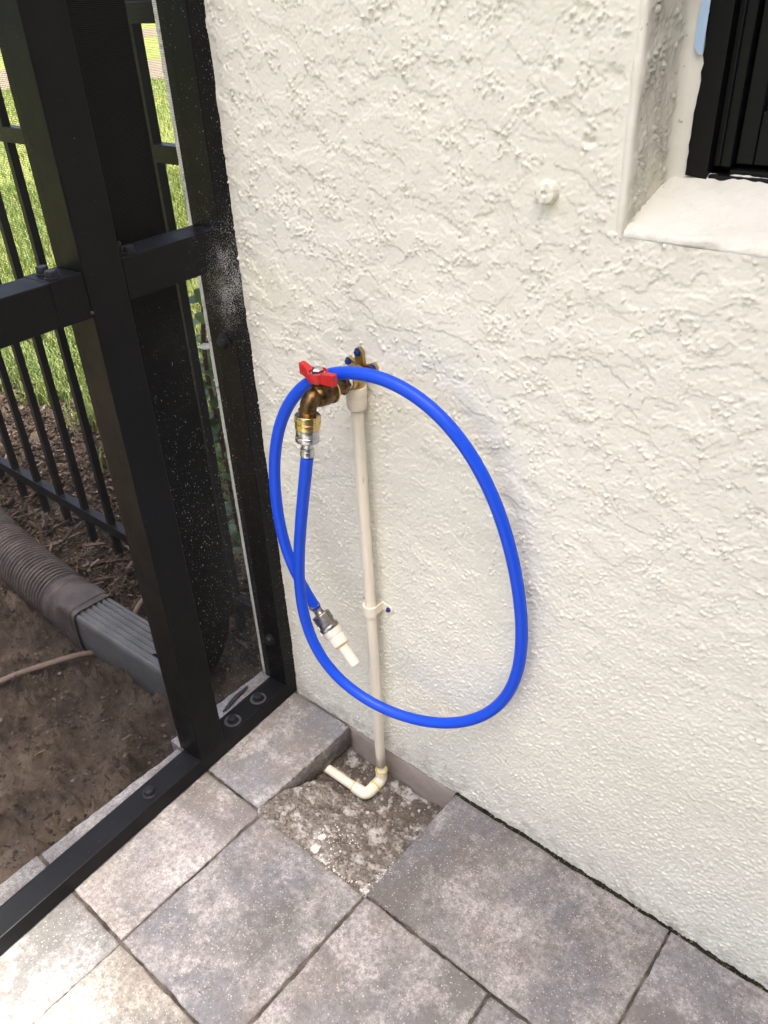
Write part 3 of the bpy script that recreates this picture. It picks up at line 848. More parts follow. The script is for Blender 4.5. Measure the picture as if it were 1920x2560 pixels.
for z in (0.640, 0.1257, 1.25): bolt((-0.021, -0.0255, z), (0, -1, 0), 1.15)
for y in (-0.1325, -0.0735):
    lathe("washer", (-0.019, y, 0.0302), (0, 0, 1), [(0.0138, 0), (0.0136, 0.0008), (0.0108, 0.0010)], MAT['dusty'], enc, k=24)
# grime pellet where sleeve meets the post
lathe("sealant_blob", (0.0015, -0.2205, 0.741), (1, 0, 0), [(0.0016, -0.001), (0.002, 0.0008), (0.001, 0.0014)], MAT['brown_pl'], enc, k=8)

# ================================================================== FENCE
fence = tag(empty("fence", (-0.287, 0.108, -0.08)), "black aluminium picket fence running behind the screen frame", "fence")
def fbox(name, x0, x1, y0, y1, z0, z1, bev=0.0012):
    return box(name, x0 + 0.287, x1 + 0.287, y0 - 0.108, y1 - 0.108, z0 + 0.08, z1 + 0.08, MAT['fence'], fence, bev)
for z0, z1 in ((-0.020, 0.005), (0.818, 0.843), (0.992, 1.017)):
    fbox("rail", -2.6, -0.106, 0.0975, 0.1185, z0, z1)
me = None
for k in range(21):
    x = -0.3055 - 0.1085 * k
    if me is None:
        o = fbox("picket", x - 0.0075, x + 0.0075, 0.1000, 0.1150, -0.088, 0.995, 0.001); me = o.data
    else:
        o = bpy.data.objects.new("picket", me); COL.objects.link(o); o.parent = fence; o.location = (-0.1085 * k, 0, 0)
fbox("fence_post", -2.66, -2.60, 0.078, 0.138, -0.1, 1.06)

# ================================================================== DOWNSPOUT AND DRAIN
ds = tag(empty("downspout", (-0.2525, -0.012, -0.09)), "black downspout behind the screen post with grey ribbed outlet tube on the soil", "downspout")
ds.matrix_world = Matrix.Translation((0, 0, 0))
def rrect(w, h, r=0.012, n=4, ribs=0, amp=0.0):
    pts = []
    for cx, cy, a0 in ((w / 2 - r, h / 2 - r, 0), (-w / 2 + r, h / 2 - r, 90), (-w / 2 + r, -h / 2 + r, 180), (w / 2 - r, -h / 2 + r, 270)):
        for i in range(n + 1):
            t = math.radians(a0 + 90 * i / n)
            pts.append((cx + r * math.cos(t), cy + r * math.sin(t)))
    return np.array(pts)
box("vertical_pipe", -0.305, -0.200, -0.055, 0.030, 0.06, 2.52, MAT['downspout'], ds, 0.006, 3)
sec = rrect(0.070, 0.090, 0.012)
pth = catmull([(-0.2525, -0.0125, 0.10), (-0.2525, -0.0125, 0.05), (-0.256, -0.024, 0.012), (-0.265, -0.050, -0.030), (-0.300, -0.080, -0.052)], 5)
V, F, rings = [], [], []
for i, p in enumerate(pth):
    t = np.gradient(pth, axis=0)[i]; t /= np.linalg.norm(t)
    wv = np.array([0, 1.0, 0]); wv -= t * (wv @ t); wv /= np.linalg.norm(wv)
    hv = np.cross(t, wv)
    rings.append(p + sec[:, :1] * wv + sec[:, 1:2] * hv)
k = len(sec); V = np.concatenate(rings)
I, J = np.meshgrid(np.arange(len(pth) - 1), np.arange(k), indexing='ij'); J2 = (J + 1) % k
F = np.stack([I * k + J, I * k + J2, (I + 1) * k + J2, (I + 1) * k + J], -1).reshape(-1, 4)
me = fast_mesh("elbow", V, [F], True)
bm = bmesh.new(); bm.from_mesh(me); bmesh.ops.recalc_face_normals(bm, faces=list(bm.faces)); bm.to_mesh(me); bm.free()
link("elbow", me, MAT['downspout'], ds)
# grey ribbed outlet tube lying along the ground
A0 = np.array([-0.245, -0.0800, -0.0515]); A1 = np.array([-0.532, -0.0900, -0.0500])
W, Hh = 0.080, 0.100
prof = []
n = 41
for i in range(n):
    y = -W / 2 + W * i / (n - 1)
    c_ = abs(y) / (W / 2)
    z = Hh / 2 - (0.010 * (1 - math.sqrt(max(0, 1 - ((c_ - 0.80) / 0.20) ** 2))) if c_ > 0.80 else 0)
    if c_ < 0.84: z += 0.0030 * math.cos(y / 0.0118 * 2 * PI)
    prof.append((y, z))
prof += [(W / 2, z) for z in (Hh / 2 - 0.018, 0.0, -Hh / 2 + 0.012)] + [(W / 2 - 0.008, -Hh / 2), (-W / 2 + 0.008, -Hh / 2)] + [(-W / 2, z) for z in (-Hh / 2 + 0.012, 0.0, Hh / 2 - 0.018)]
prof = np.array(prof)
V = np.concatenate([p + np.stack([np.zeros(len(prof)), prof[:, 0], prof[:, 1]], 1) for p in np.linspace(A0, A1, 6)])
k = len(prof); I, J = np.meshgrid(np.arange(5), np.arange(k), indexing='ij'); J2 = (J + 1) % k
F = np.stack([I * k + J, I * k + J2, (I + 1) * k + J2, (I + 1) * k + J], -1).reshape(-1, 4)
me = fast_mesh("outlet_tube", V, [F], True)
bm = bmesh.new(); bm.from_mesh(me); bmesh.ops.recalc_face_normals(bm, faces=list(bm.faces)); bm.to_mesh(me); bm.free()
me.set_sharp_from_angle(angle=math.radians(50))
link("outlet_tube", me, MAT['grey_ds'], ds)
# brown adapter and corrugated drain pipe
dr = tag(empty("drain_pipe", (0, 0, 0)), "brown corrugated drain pipe with square adapter lying on the soil", "drain pipe")
kk = 48
tt = np.arange(kk) * 2 * PI / kk
def sq(w, h, e):
    c_, s_ = np.cos(tt), np.sin(tt)
    return np.stack([np.sign(c_) * np.abs(c_) ** e * w / 2, np.sign(s_) * np.abs(s_) ** e * h / 2], 1)
C0 = np.array([-0.512, -0.0895, -0.0495])
dirn = np.array([-1.0, 0.045, 0.01]); dirn /= np.linalg.norm(dirn)
stations = [(0.0, sq(0.091, 0.110, 0.28)), (0.010, sq(0.091, 0.110, 0.28)), (0.0125, sq(0.086, 0.105, 0.28)), (0.017, sq(0.086, 0.105, 0.28)), (0.0195, sq(0.091, 0.110, 0.30)), (0.058, sq(0.094, 0.112, 0.36)),
            (0.082, sq(0.107, 0.111, 0.85)), (0.092, sq(0.109, 0.110, 1.0)), (0.096, sq(0.113, 0.113, 1.0)), (0.100, sq(0.108, 0.108, 1.0)), (0.104, sq(0.114, 0.114, 1.0)), (0.108, sq(0.108, 0.108, 1.0)), (0.112, sq(0.114, 0.114, 1.0)), (0.118, sq(0.110, 0.110, 1.0)), (0.134, sq(0.111, 0.111, 1.0))]
side_v = np.cross(dirn, [0, 0, 1.0]); side_v /= np.linalg.norm(side_v); up_v = np.cross(side_v, dirn)
V = np.concatenate([C0 + dirn * d_ + s_[:, :1] * side_v + s_[:, 1:2] * up_v for d_, s_ in stations])
I, J = np.meshgrid(np.arange(len(stations) - 1), np.arange(kk), indexing='ij'); J2 = (J + 1) % kk
F = np.stack([I * kk + J, I * kk + J2, (I + 1) * kk + J2, (I + 1) * kk + J], -1).reshape(-1, 4)
me = fast_mesh("adapter", V, [F], True)
bm = bmesh.new(); bm.from_mesh(me); bmesh.ops.recalc_face_normals(bm, faces=list(bm.faces)); bm.to_mesh(me); bm.free()
me.set_sharp_from_angle(angle=math.radians(38))
link("adapter", me, MAT['brown_pl'], dr)
B0 = C0 + dirn * 0.130
path = catmull([B0, B0 + dirn * 0.15, B0 + dirn * 0.32 + [0, 0.006, 0.0], B0 + dirn * 0.52 + [0, 0.03, -0.004], B0 + dirn * 0.80 + [0, 0.08, -0.01]], 60)
s_ = np.concatenate([[0], np.cumsum(np.linalg.norm(np.diff(path, axis=0), axis=1))])
n = int(s_[-1] / 0.0011)
q = np.linspace(0, s_[-1], n)
path = np.stack([np.interp(q, s_, path[:, i]) for i in range(3)], 1)
rad = 0.0565 - 0.0090 * np.clip(0.45 - 1.2 * np.cos(q / 0.0118 * 2 * PI), 0, 1) ** 0.8
link("corrugated_pipe", sweep_me("corrugated_pipe", path, circle(1.0, 40), True, True, rad), MAT['brown_pl'], dr)
# drip tube
tb = tube("irrigation_tube", [(-0.60, -0.45, -0.085), (-0.535, -0.292, -0.062), (-0.512, -0.215, -0.066), (-0.492, -0.150, -0.075), (-0.49, -0.08, -0.108), (-0.505, -0.02, -0.075), (-0.515, 0.03, -0.055), (-0.53, 0.12, -0.08)], 0.0062, MAT['drip'], None, 12)
tag(tb, "thin brown irrigation tube crossing the soil under the grey outlet tube", "tube")

# ================================================================== PLUMBING
PX, PY = 0.1835, -0.0175
wp = tag(empty("water_pipe", (PX, PY, -0.05)), "cream plastic water pipe rising up the stucco wall from the hole", "pipe")
wp.matrix_world = Matrix.Translation((0, 0, 0))
RP = 0.0075
top = Vector((0.1822, PY, 0.606)); foot = Vector((0.1872, PY - 0.003, -0.022))
link("pipe", sweep_me("pipe", np.linspace(foot, top, 24), circle(RP, 28), True), MAT['cpvc'], wp)
dirp = (foot - top).normalized()
lathe("adapter_socket", Vector((0.1822, PY, 0.6305)), dirp, [(0.0095, 0), (0.0128, 0.0002), (0.0132, 0.002), (0.0132, 0.0105), (0.0124, 0.0125), (0.0122, 0.014), (0.0124, 0.0155), (0.0116, 0.0265), (0.0108, 0.0285), (0.0080, 0.0290)], MAT['cpvc'], wp, k=36)
# brass drop-ear elbow
de = link("drop_ear_elbow", lathe_me("drop_ear_elbow", (0.1822, PY, 0.631), (0, 0, 1), [(0.0108, -0.002), (0.0112, 0.001), (0.0112, 0.005), (0.0105, 0.007), (0.0107, 0.016), (0.0095, 0.022), (0.006, 0.0255), (0.002, 0.0268)], k=32), MAT['brass_cast'], wp)
lathe("outlet", (0.1825, PY + 0.002, 0.6425), (0.06, -1, 0), [(0.0095, 0), (0.0105, 0.006), (0.0112, 0.012), (0.0118, 0.0125), (0.0118, 0.0185), (0.009, 0.0188)], MAT['brass_cast'], de, k=32)
def ear(p, q, w, y0, y1):
    p, q = Vector(p), Vector(q); d_ = (q - p).normalized(); n_ = Vector((-d_.y, d_.x))
    pts = [(p + n_ * w / 2)[:], (p - n_ * w / 2)[:]]
    for i in range(13):
        t = -PI / 2 + PI * i / 12
        v = q + d_ * math.cos(t) * w / 2 + n_ * math.sin(t) * w / 2
        pts.append(v[:])
    me = poly_prism_me("ear", pts, y0, y1, 0.0007)
    link("ear", me, MAT['brass_cast'], de)
ear((0.1815, 0.640), (0.1785, 0.6665), 0.0125, -0.0062, -0.001)
ear((0.180, 0.645), (0.1625, 0.652), 0.0115, -0.0060, -0.001)
ear((0.182, 0.645), (0.2000, 0.652), 0.0115, -0.0058, -0.001)
def screw(x, z, y, par, m=None, s=1.0):
    sc = lathe("screw", (x, y, z), (0.05, -1, 0.04), [(0.0050 * s, 0), (0.0050 * s, 0.0008), (0.0036 * s, 0.0012), (0.0034 * s, 0.0036), (0.0022 * s, 0.0042)], m or MAT['bluescrew'], par, k=6, sharp=20)
screw(0.1783, 0.6670, -0.0062, wp); screw(0.1625, 0.6525, -0.0060, wp); screw(0.2002, 0.6525, -0.0058, wp)
# bottom elbows in the hole
zc = -0.0555
e1 = np.array([0.1874, PY - 0.003, zc])
yb = -0.060
arc = [e1 + [0, 0, 0.022], e1 + [0, 0, 0.010], e1 + [0, -0.0025, 0.002], e1 + [0, -0.010, -0.0005], [0.1878, yb + 0.018, zc]]
link("elbow", sweep_me("elbow", catmull(arc, 6), circle(0.0096, 24), True), MAT['cpvc'], wp)
arc = [[0.1878, yb + 0.022, zc], [0.1878, yb + 0.010, zc], [0.1853, yb + 0.0025, zc], [0.178, yb, zc], [0.164, yb - 0.0005, zc + 0.001]]
link("elbow", sweep_me("elbow", catmull(arc, 6), circle(0.0096, 24), True), MAT['cpvc'], wp)
link("tail_pipe", sweep_me("tail_pipe", np.linspace([0.168, yb - 0.0003, zc + 0.001], [0.085, yb - 0.003, zc + 0.004], 8), circle(RP, 24), True), MAT['cpvc'], wp)
def torus(name, c, d, R_, r_, m, par):
    d = Vector(d).normalized(); a_ = Vector((0, 0, 1)) if abs(d.z) < .9 else Vector((1, 0, 0)); u = d.cross(a_).normalized(); w = d.cross(u)
    V, F = [], []
    for i in range(28):
        t = 2 * PI * i / 28; e = u * math.cos(t) + w * math.sin(t); wob = 1 + 0.25 * math.sin(3 * t + 1)
        for j in range(8):
            s = 2 * PI * j / 8
            V.append(tuple(Vector(c) + e * (R_ + r_ * wob * math.cos(s)) + d * r_ * wob * math.sin(s)))
    for i in range(28):
        for j in range(8): F.append((i * 8 + j, ((i + 1) % 28) * 8 + j, ((i + 1) % 28) * 8 + (j + 1) % 8, i * 8 + (j + 1) % 8))
    me = fast_mesh(name, V, [np.array(F)], True); return link(name, me, m, par)
torus("glue_ring", e1 + [0, 0, 0.0225], (0, 0, 1), 0.0090, 0.0013, MAT['glue'], wp)
torus("glue_ring", (0.1635, yb, zc + 0.001), (1, 0, 0), 0.0089, 0.0011, MAT['glue'], wp)
torus("glue_ring", (0.1878, yb + 0.020, zc), (0, 1, 0), 0.0098, 0.0010, MAT['glue'], wp)

# pipe clamp
pcz = 0.297
cl_ = tag(empty("pipe_clamp", (0.1848, 0, pcz)), "cream plastic clamp holding the pipe against the wall with blue screws", "clamp")
cl_.matrix_world = Matrix.Translation((0, 0, 0))
pxc = 0.1846; pyc = PY - 0.0015
V, F = [], []
nn = 21
for zi_ in (-0.008, 0.008):
    for ro in (RP + 0.0002, RP + 0.0034):
        for i in range(nn):
            t = PI + PI * i / (nn - 1)      # front half
            x, y = math.cos(t) * ro, math.sin(t) * ro
            V.append((pxc + x, pyc + y, pcz + zi_))
def ix(a_, b_, i): return (a_ * 2 + b_) * nn + i
for i in range(nn - 1):
    F += [(ix(0, 1, i), ix(0, 1, i + 1), ix(1, 1, i + 1), ix(1, 1, i)), (ix(0, 0, i), ix(1, 0, i), ix(1, 0, i + 1), ix(0, 0, i + 1)),
          (ix(1, 0, i), ix(1, 1, i), ix(1, 1, i + 1), ix(1, 0, i + 1)), (ix(0, 0, i), ix(0, 0, i + 1), ix(0, 1, i + 1), ix(0, 1, i))]
me = fast_mesh("strap", V, [np.array(F)], False); link("strap", me, MAT['cpvc'], cl_)
for sgn, nm in ((-1, "clamp_ear"), (1, "clamp_ear")):
    x0 = pxc + sgn * (RP + 0.0013)
    box("clamp_leg", min(x0 - 0.0011, x0 + 0.0011), max(x0 - 0.0011, x0 + 0.0011), pyc, -0.001, pcz - 0.0065, pcz + 0.0065, MAT['cpvc'], cl_)
    pts = [(x0 - sgn * 0.001, pcz - 0.006), (x0 - sgn * 0.001, pcz + 0.006)]
    cx = pxc + sgn * 0.0205
    for i in range(11):
        t = PI / 2 - PI * i / 10
        pts.append((cx + sgn * 0.0062 * math.cos(t), pcz - sgn * 0.001 + 0.0062 * math.sin(t)))
    link("clamp_ear", poly_prism_me("clamp_ear", pts, -0.0042, -0.0012, 0.0005), MAT['cpvc'], cl_)
    screw(cx, pcz - sgn * 0.001, -0.0042, cl_, None, 0.8)

# faucet (hose bibb)
FX = 0.1855
fa = tag(empty("faucet", (FX, -0.06, 0.6435)), "brass hose faucet with red butterfly handle above the cream pipe", "faucet")
fa.matrix_world = Matrix.Translation((0, 0, 0))
FZ = 0.6435
AX = Vector((0.02, -1, 0.0))
lathe("thread_tape", (FX - 0.001, -0.0345, FZ), AX, [(0.0098, 0), (0.0102, 0.001), (0.0098, 0.003), (0.0101, 0.005), (0.0096, 0.0062)], MAT['ptfe'], fa, k=28)
lathe("hex_shank", (FX - 0.001, -0.0402, FZ), AX, [(0.0128, 0), (0.0136, 0.001), (0.0136, 0.0068), (0.0122, 0.0080)], MAT['brass_old'], fa, k=6, smooth=False)
lathe("valve_body", (FX, -0.0478, FZ), AX, [(0.0100, 0), (0.0104, 0.004), (0.0118, 0.0085), (0.0134, 0.0125), (0.0134, 0.0155), (0.0152, 0.0160), (0.0153, 0.0175), (0.0150, 0.0185), (0.0138, 0.0195), (0.0137, 0.024), (0.0145, 0.0262), (0.0137, 0.029), (0.0134, 0.034), (0.0122, 0.0385), (0.0105, 0.041)], MAT['brass_old'], fa, k=40)
lathe("seal_ring", (FX, -0.0625, FZ), AX, [(0.0148, 0), (0.0160, 0.0004), (0.0160, 0.0022), (0.0148, 0.0026)], MAT['brass'], fa, k=40)
# spout: elbow down to the hose thread
CT = Vector((0.1860, -0.1008, 0.6285)); CB = Vector((0.1847, -0.1070, 0.5780)); CD = (CB - CT).normalized()
sp_path = catmull([(FX, -0.084, FZ), (FX, -0.0905, FZ + 0.0005), (FX + 0.0002, -0.0965, FZ - 0.0035), (FX + 0.0004, -0.0995, FZ - 0.0085), CT + Vector((0, 0, 0.0045)), CT - CD * 0.001, CT + CD * 0.006], 6)
rs = np.interp(np.linspace(0, 1, len(sp_path)), [0, 0.25, 0.6, 0.75, 1], [0.0108, 0.0103, 0.0092, 0.0088, 0.0090])
link("spout", sweep_me("spout", sp_path, circle(1.0, 28), True, True, rs), MAT['brass_old'], fa)
lathe("spout_rib", CT + Vector((0, 0.0003, 0.0062)), CD, [(0.0090, 0), (0.0101, 0.0006), (0.0101, 0.0022), (0.0090, 0.0028)], MAT['brass_old'], fa, k=28)
# stem, handle, nut
HC = Vector((FX + 0.001, -0.0805, 0))
lathe("stem", (HC.x, HC.y, FZ + 0.009), (0, 0, 1), [(0.0085, 0), (0.0085, 0.004), (0.0068, 0.0055), (0.0062, 0.014)], MAT['brass_old'], fa, k=24)
hz0 = 0.6605
lathe_h = lathe("handle", (HC.x, HC.y, hz0), (0, 0, 1), [(0.0100, 0), (0.0112, 0.0006), (0.0118, 0.0045), (0.0120, 0.0105), (0.0115, 0.0115), (0.0100, 0.0115), (0.0095, 0.0092), (0.002, 0.0090)], MAT['red'], fa, k=40)
def wing(sgn):
    # a flat upright blade leaving the hub, kinked upwards towards its tip
    r0, r1, r2 = 0.0095, 0.0155, 0.0290
    sec_ = []
    for r, zlo, zhi, half in ((r0, 0.0000, 0.0108, 0.0062), (r1, 0.0000, 0.0122, 0.0048), (0.0215, 0.0010, 0.0142, 0.0044), (r2, 0.0016, 0.0148, 0.0042)):
        sec_.append((r, zlo, zhi, half))
    V, F = [], []
    for r, zlo, zhi, hf in sec_:
        for y, z in ((-hf, zlo), (hf, zlo), (hf, zhi), (-hf, zhi)):
            V.append((HC.x + sgn * r, HC.y + y - 0.004 * sgn * (r - r0) / 0.02, hz0 + z))
    for i in range(3):
        for j in range(4): F.append((i * 4 + j, i * 4 + (j + 1) % 4, i * 4 + 4 + (j + 1) % 4, i * 4 + 4 + j))
    F += [(3, 2, 1, 0), (12, 13, 14, 15)]
    bm = bmesh.new(); vs = [bm.verts.new(v) for v in V]
    for f in F: bm.faces.new([vs[i] for i in f])
    bmesh.ops.recalc_face_normals(bm, faces=list(bm.faces))
    bmesh.ops.bevel(bm, geom=list(bm.edges), offset=0.0009, segments=2, profile=0.5, affect='EDGES')
    me = bpy.data.meshes.new("wing"); bm.to_mesh(me); bm.free()
    link("wing", me, MAT['red'], lathe_h)
wing(-1); wing(1)
lathe("washer", (HC.x, HC.y, hz0 + 0.0088), (0, 0, 1), [(0.0078, 0), (0.0078, 0.0012), (0.005, 0.0013)], MAT['steel'], fa, k=24)
lathe("handle_nut", (HC.x, HC.y, hz0 + 0.0098), (0, 0, 1), [(0.0066, 0), (0.0069, 0.0004), (0.0069, 0.0038), (0.0058, 0.0052), (0.0036, 0.0064), (0.001, 0.0068)], MAT['steel'], fa, k=6, smooth=False)

# brass quick coupling screwed on the spout
qc = tag(empty("quick_coupling", tuple(CT)), "bright brass knurled quick coupling screwed under the faucet spout", "coupling")
qc.matrix_world = Matrix.Translation((0, 0, 0))
Q0 = CT + CD * 0.0008
lathe("knurled_nut", Q0, CD, [(0.0100, 0.001), (0.0136, 0.0), (0.0146, 0.0012), (0.0146, 0.0052), (0.0143, 0.0056), (0.0147, 0.0060), (0.0147, 0.0088), (0.0143, 0.0092), (0.0145, 0.0096)],
      MAT['brass'], qc, k=84, knurl={2: 0.0004, 5: 0.0005, 6: 0.0005})
lathe("sleeve", Q0 + CD * 0.0095, CD, [(0.0142, 0), (0.0144, 0.001), (0.0142, 0.006), (0.0128, 0.0072), (0.0118, 0.0078), (0.0118, 0.0118), (0.009, 0.012)], MAT['brass'], qc, k=40)

# garden hose
hz_ = tag(empty("garden_hose", tuple(CB)), "short blue garden hose looped over the faucet against the stucco wall", "hose")
hz_.matrix_world = Matrix.Translation((0, 0, 0))
HOSE = [(0.1847,-0.1070,0.5780),(0.1791,-0.1070,0.5552),(0.1755,-0.1070,0.5379),(0.1602,-0.1060,0.4811),(0.1457,-0.1040,0.4260),(0.1344,-0.1020,0.3750),(0.1265,-0.0980,0.3143),(0.1329,-0.0940,0.2647),(0.1475,-0.0900,0.2252),(0.1768,-0.0830,0.1987),(0.2124,-0.0740,0.1785),(0.2485,-0.0650,0.1707),(0.2902,-0.0550,0.1741),(0.3244,-0.0460,0.1815),(0.3529,-0.0400,0.1956),(0.3847,-0.0320,0.2213),(0.4047,-0.0270,0.2483),(0.4204,-0.0220,0.2822),(0.4276,-0.0190,0.3211),(0.4281,-0.0180,0.3655),(0.4237,-0.0190,0.4125),(0.4152,-0.0210,0.4615),(0.4037,-0.0230,0.5068),(0.3911,-0.0260,0.5450),(0.3746,-0.0300,0.5810),(0.3536,-0.0340,0.6144),(0.3306,-0.0380,0.6372),(0.3032,-0.0430,0.6569),(0.2746,-0.0470,0.6692),(0.2450,-0.0510,0.6738),(0.2147,-0.0560,0.6714),(0.1881,-0.0600,0.6659),(0.1606,-0.0650,0.6542),(0.1366,-0.0690,0.6374),(0.1168,-0.0730,0.6107),(0.1016,-0.0770,0.5763),(0.0919,-0.0800,0.5414),(0.0875,-0.0810,0.5000),(0.0841,-0.0800,0.4499),(0.0847,-0.0780,0.4044),(0.0903,-0.0750,0.3653),(0.1032,-0.0710,0.3309),(0.1253,-0.0660,0.2996)]
hp = np.array(HOSE)
# ease out the kinks of the traced line
for _ in range(3):
    hp[1:-1] = 0.5 * hp[1:-1] + 0.25 * (hp[:-2] + hp[2:])
RH = 0.0074
link("hose_tube", sweep_me("hose_tube", catmull(hp, 10), circle(RH, 28), True), MAT['hose'], hz_)
N0 = CT + CD * 0.0165
lathe("swivel_nut", N0, CD, [(0.0105, 0), (0.0128, 0.0004), (0.0132, 0.0014), (0.0132, 0.0088), (0.0128, 0.0094), (0.0134, 0.0100), (0.0136, 0.0108), (0.0136, 0.0150), (0.0128, 0.0162), (0.0090, 0.0170)],
      MAT['steel'], hz_, k=72, knurl={7: 0.0005, 8: 0.0004})
lathe("ferrule", CT + CD * 0.0325, CD, [(0.0066, 0), (0.0064, 0.001), (0.0062, 0.0078), (0.0075, 0.0084), (0.0081, 0.0100), (0.0077, 0.0116), (0.0078, 0.0126), (0.0082, 0.0146), (0.0080, 0.0180), (0.0074, 0.0184)], MAT['steel'], hz_, k=32)
E0 = Vector(hp[-1]); ED = Vector((0.0767, 0.004, -0.0851)).normalized()
lathe("ferrule", E0 - ED * 0.006, ED, [(0.0076, 0), (0.0083, 0.0005), (0.0083, 0.004), (0.0074, 0.0055), (0.0064, 0.0075), (0.0064, 0.0145), (0.0076, 0.0165)], MAT['zinc'], hz_, k=28)
lathe("end_nut", E0 + ED * 0.0095, ED, [(0.0085, 0), (0.0128, 0.0008), (0.0134, 0.002), (0.0134, 0.0130), (0.0126, 0.0140)], MAT['zinc'], hz_, k=8, smooth=False)
lathe("end_collar", E0 + ED * 0.0228, ED, [(0.0118, 0), (0.0118, 0.005), (0.0128, 0.0058), (0.0140, 0.0074), (0.0142, 0.0110), (0.0132, 0.0128), (0.0112, 0.013)], MAT['zinc'], hz_, k=36)
lathe("end_adapter", E0 + ED * 0.0352, ED, [(0.0128, 0), (0.0136, 0.0006), (0.0136, 0.0090), (0.0126, 0.0100), (0.0124, 0.0110), (0.0128, 0.0118), (0.0120, 0.0250), (0.0108, 0.0262), (0.0078, 0.0266)], MAT['pvc'], hz_, k=36)
torus("glue_ring", E0 + ED * 0.0622, ED, 0.0086, 0.0014, MAT['glue'], hz_)
lathe("end_stub", E0 + ED * 0.060, ED, [(0.0079, 0), (0.0079, 0.0355), (0.0058, 0.0356), (0.0056, 0.034)], MAT['pvc'], hz_, k=28)

# ================================================================== RUBBLE IN THE HOLE
def rock_arrays(c, s, rng, flat=0.7):
    bm = bmesh.new(); bmesh.ops.create_icosphere(bm, subdivisions=1, radius=1.0)
    off = rng.uniform(0.7, 1.25, len(bm.verts)); rot = rng.uniform(0, 6.28)
    V = []
    for v, k_ in zip(bm.verts, off):
        x, y, z = v.co * k_ * s
        V.append((c[0] + x * math.cos(rot) - y * math.sin(rot), c[1] + x * math.sin(rot) + y * math.cos(rot), c[2] + z * flat))
    F = [[v.index for v in f.verts] for f in bm.faces]
    bm.free(); return V, F
rng = np.random.default_rng(5)
V, F = [], []
for i in range(700):
    x = rng.uniform(0.114, 0.318); y = rng.uniform(-0.205, -0.004)
    s = 0.0007 + 0.0036 * rng.random() ** 4
    v, f = rock_arrays((x, y, sand_z(x, y) + s * 0.25), s, rng)
    F += [[j + len(V) for j in t] for t in f]; V += v
for i in range(60):     # crumbs spilled on the pavers at the hole's rim
    if i % 2: x, y = 0.322 + abs(rng.normal(0, 0.006)), rng.uniform(-0.21, -0.08)
    else: x, y = rng.uniform(0.2, 0.34), -0.212 - abs(rng.normal(0, 0.004))
    s = 0.0006 + 0.0014 * rng.random() ** 2
    v, f = rock_arrays((x, y, s * 0.4), s, rng)
    F += [[j + len(V) for j in t] for t in f]; V += v
me = fast_mesh("gravel", V, [np.array(F)])
tag(link("gravel", me, MAT['gravel']), "fine gravel and grit in the dug-out hole", "gravel", None, 'stuff')
for (x, y, s, lb) in ((0.2065, -0.176, 0.0065, "flat white mortar chunk nearer the pipe elbow in the hole"), (0.2125, -0.196, 0.0095, "largest white mortar chunk at the front edge of the hole"),):
    v, f = rock_arrays((0, 0, 0), s, rng, 0.35)
    bm = bmesh.new(); vs = [bm.verts.new(p) for p in v]
    for t in f: bm.faces.new([vs[j] for j in t])
    bmesh.ops.subdivide_edges(bm, edges=list(bm.edges), cuts=2, use_grid_fill=True)
    for w in bm.verts: w.co += Vector(rng.normal(0, s * 0.05, 3))
    me = bpy.data.meshes.new("mortar_chunk"); bm.to_mesh(me); bm.free()
    o = link("mortar_chunk", me, MAT['mortar']); o.location = (x, y, sand_z(x, y) + s * 0.2)
    tag(o, lb, "mortar", "white mortar chunks in the hole")
# crumbly white mortar along the right rim of the hole
V, F = [], []
for i in range(260):
    t = rng.random()
    x = 0.3205 - abs(rng.normal(0, 0.006)) + 0.002; y = -0.205 + t * 0.10 + rng.normal(0, 0.004)
    if rng.random() < 0.4: x = rng.uniform(0.19, 0.25); y = rng.uniform(-0.208, -0.14)
    if rng.random() < 0.25: x = rng.uniform(0.23, 0.32); y = -0.208 + abs(rng.normal(0, 0.004))
    s = 0.0004 + 0.0015 * rng.random() ** 2
    v, f = rock_arrays((x, y, sand_z(x, y) + s * 0.3 + (0.004 if x > 0.31 else 0)), s, rng)
    F += [[j + len(V) for j in t2] for t2 in f]; V += v
me = fast_mesh("mortar_crumbs", V, [np.array(F)])
tag(link("mortar_crumbs", me, MAT['mortar']), "white mortar crumbs along the rim of the hole", "mortar", None, 'stuff')

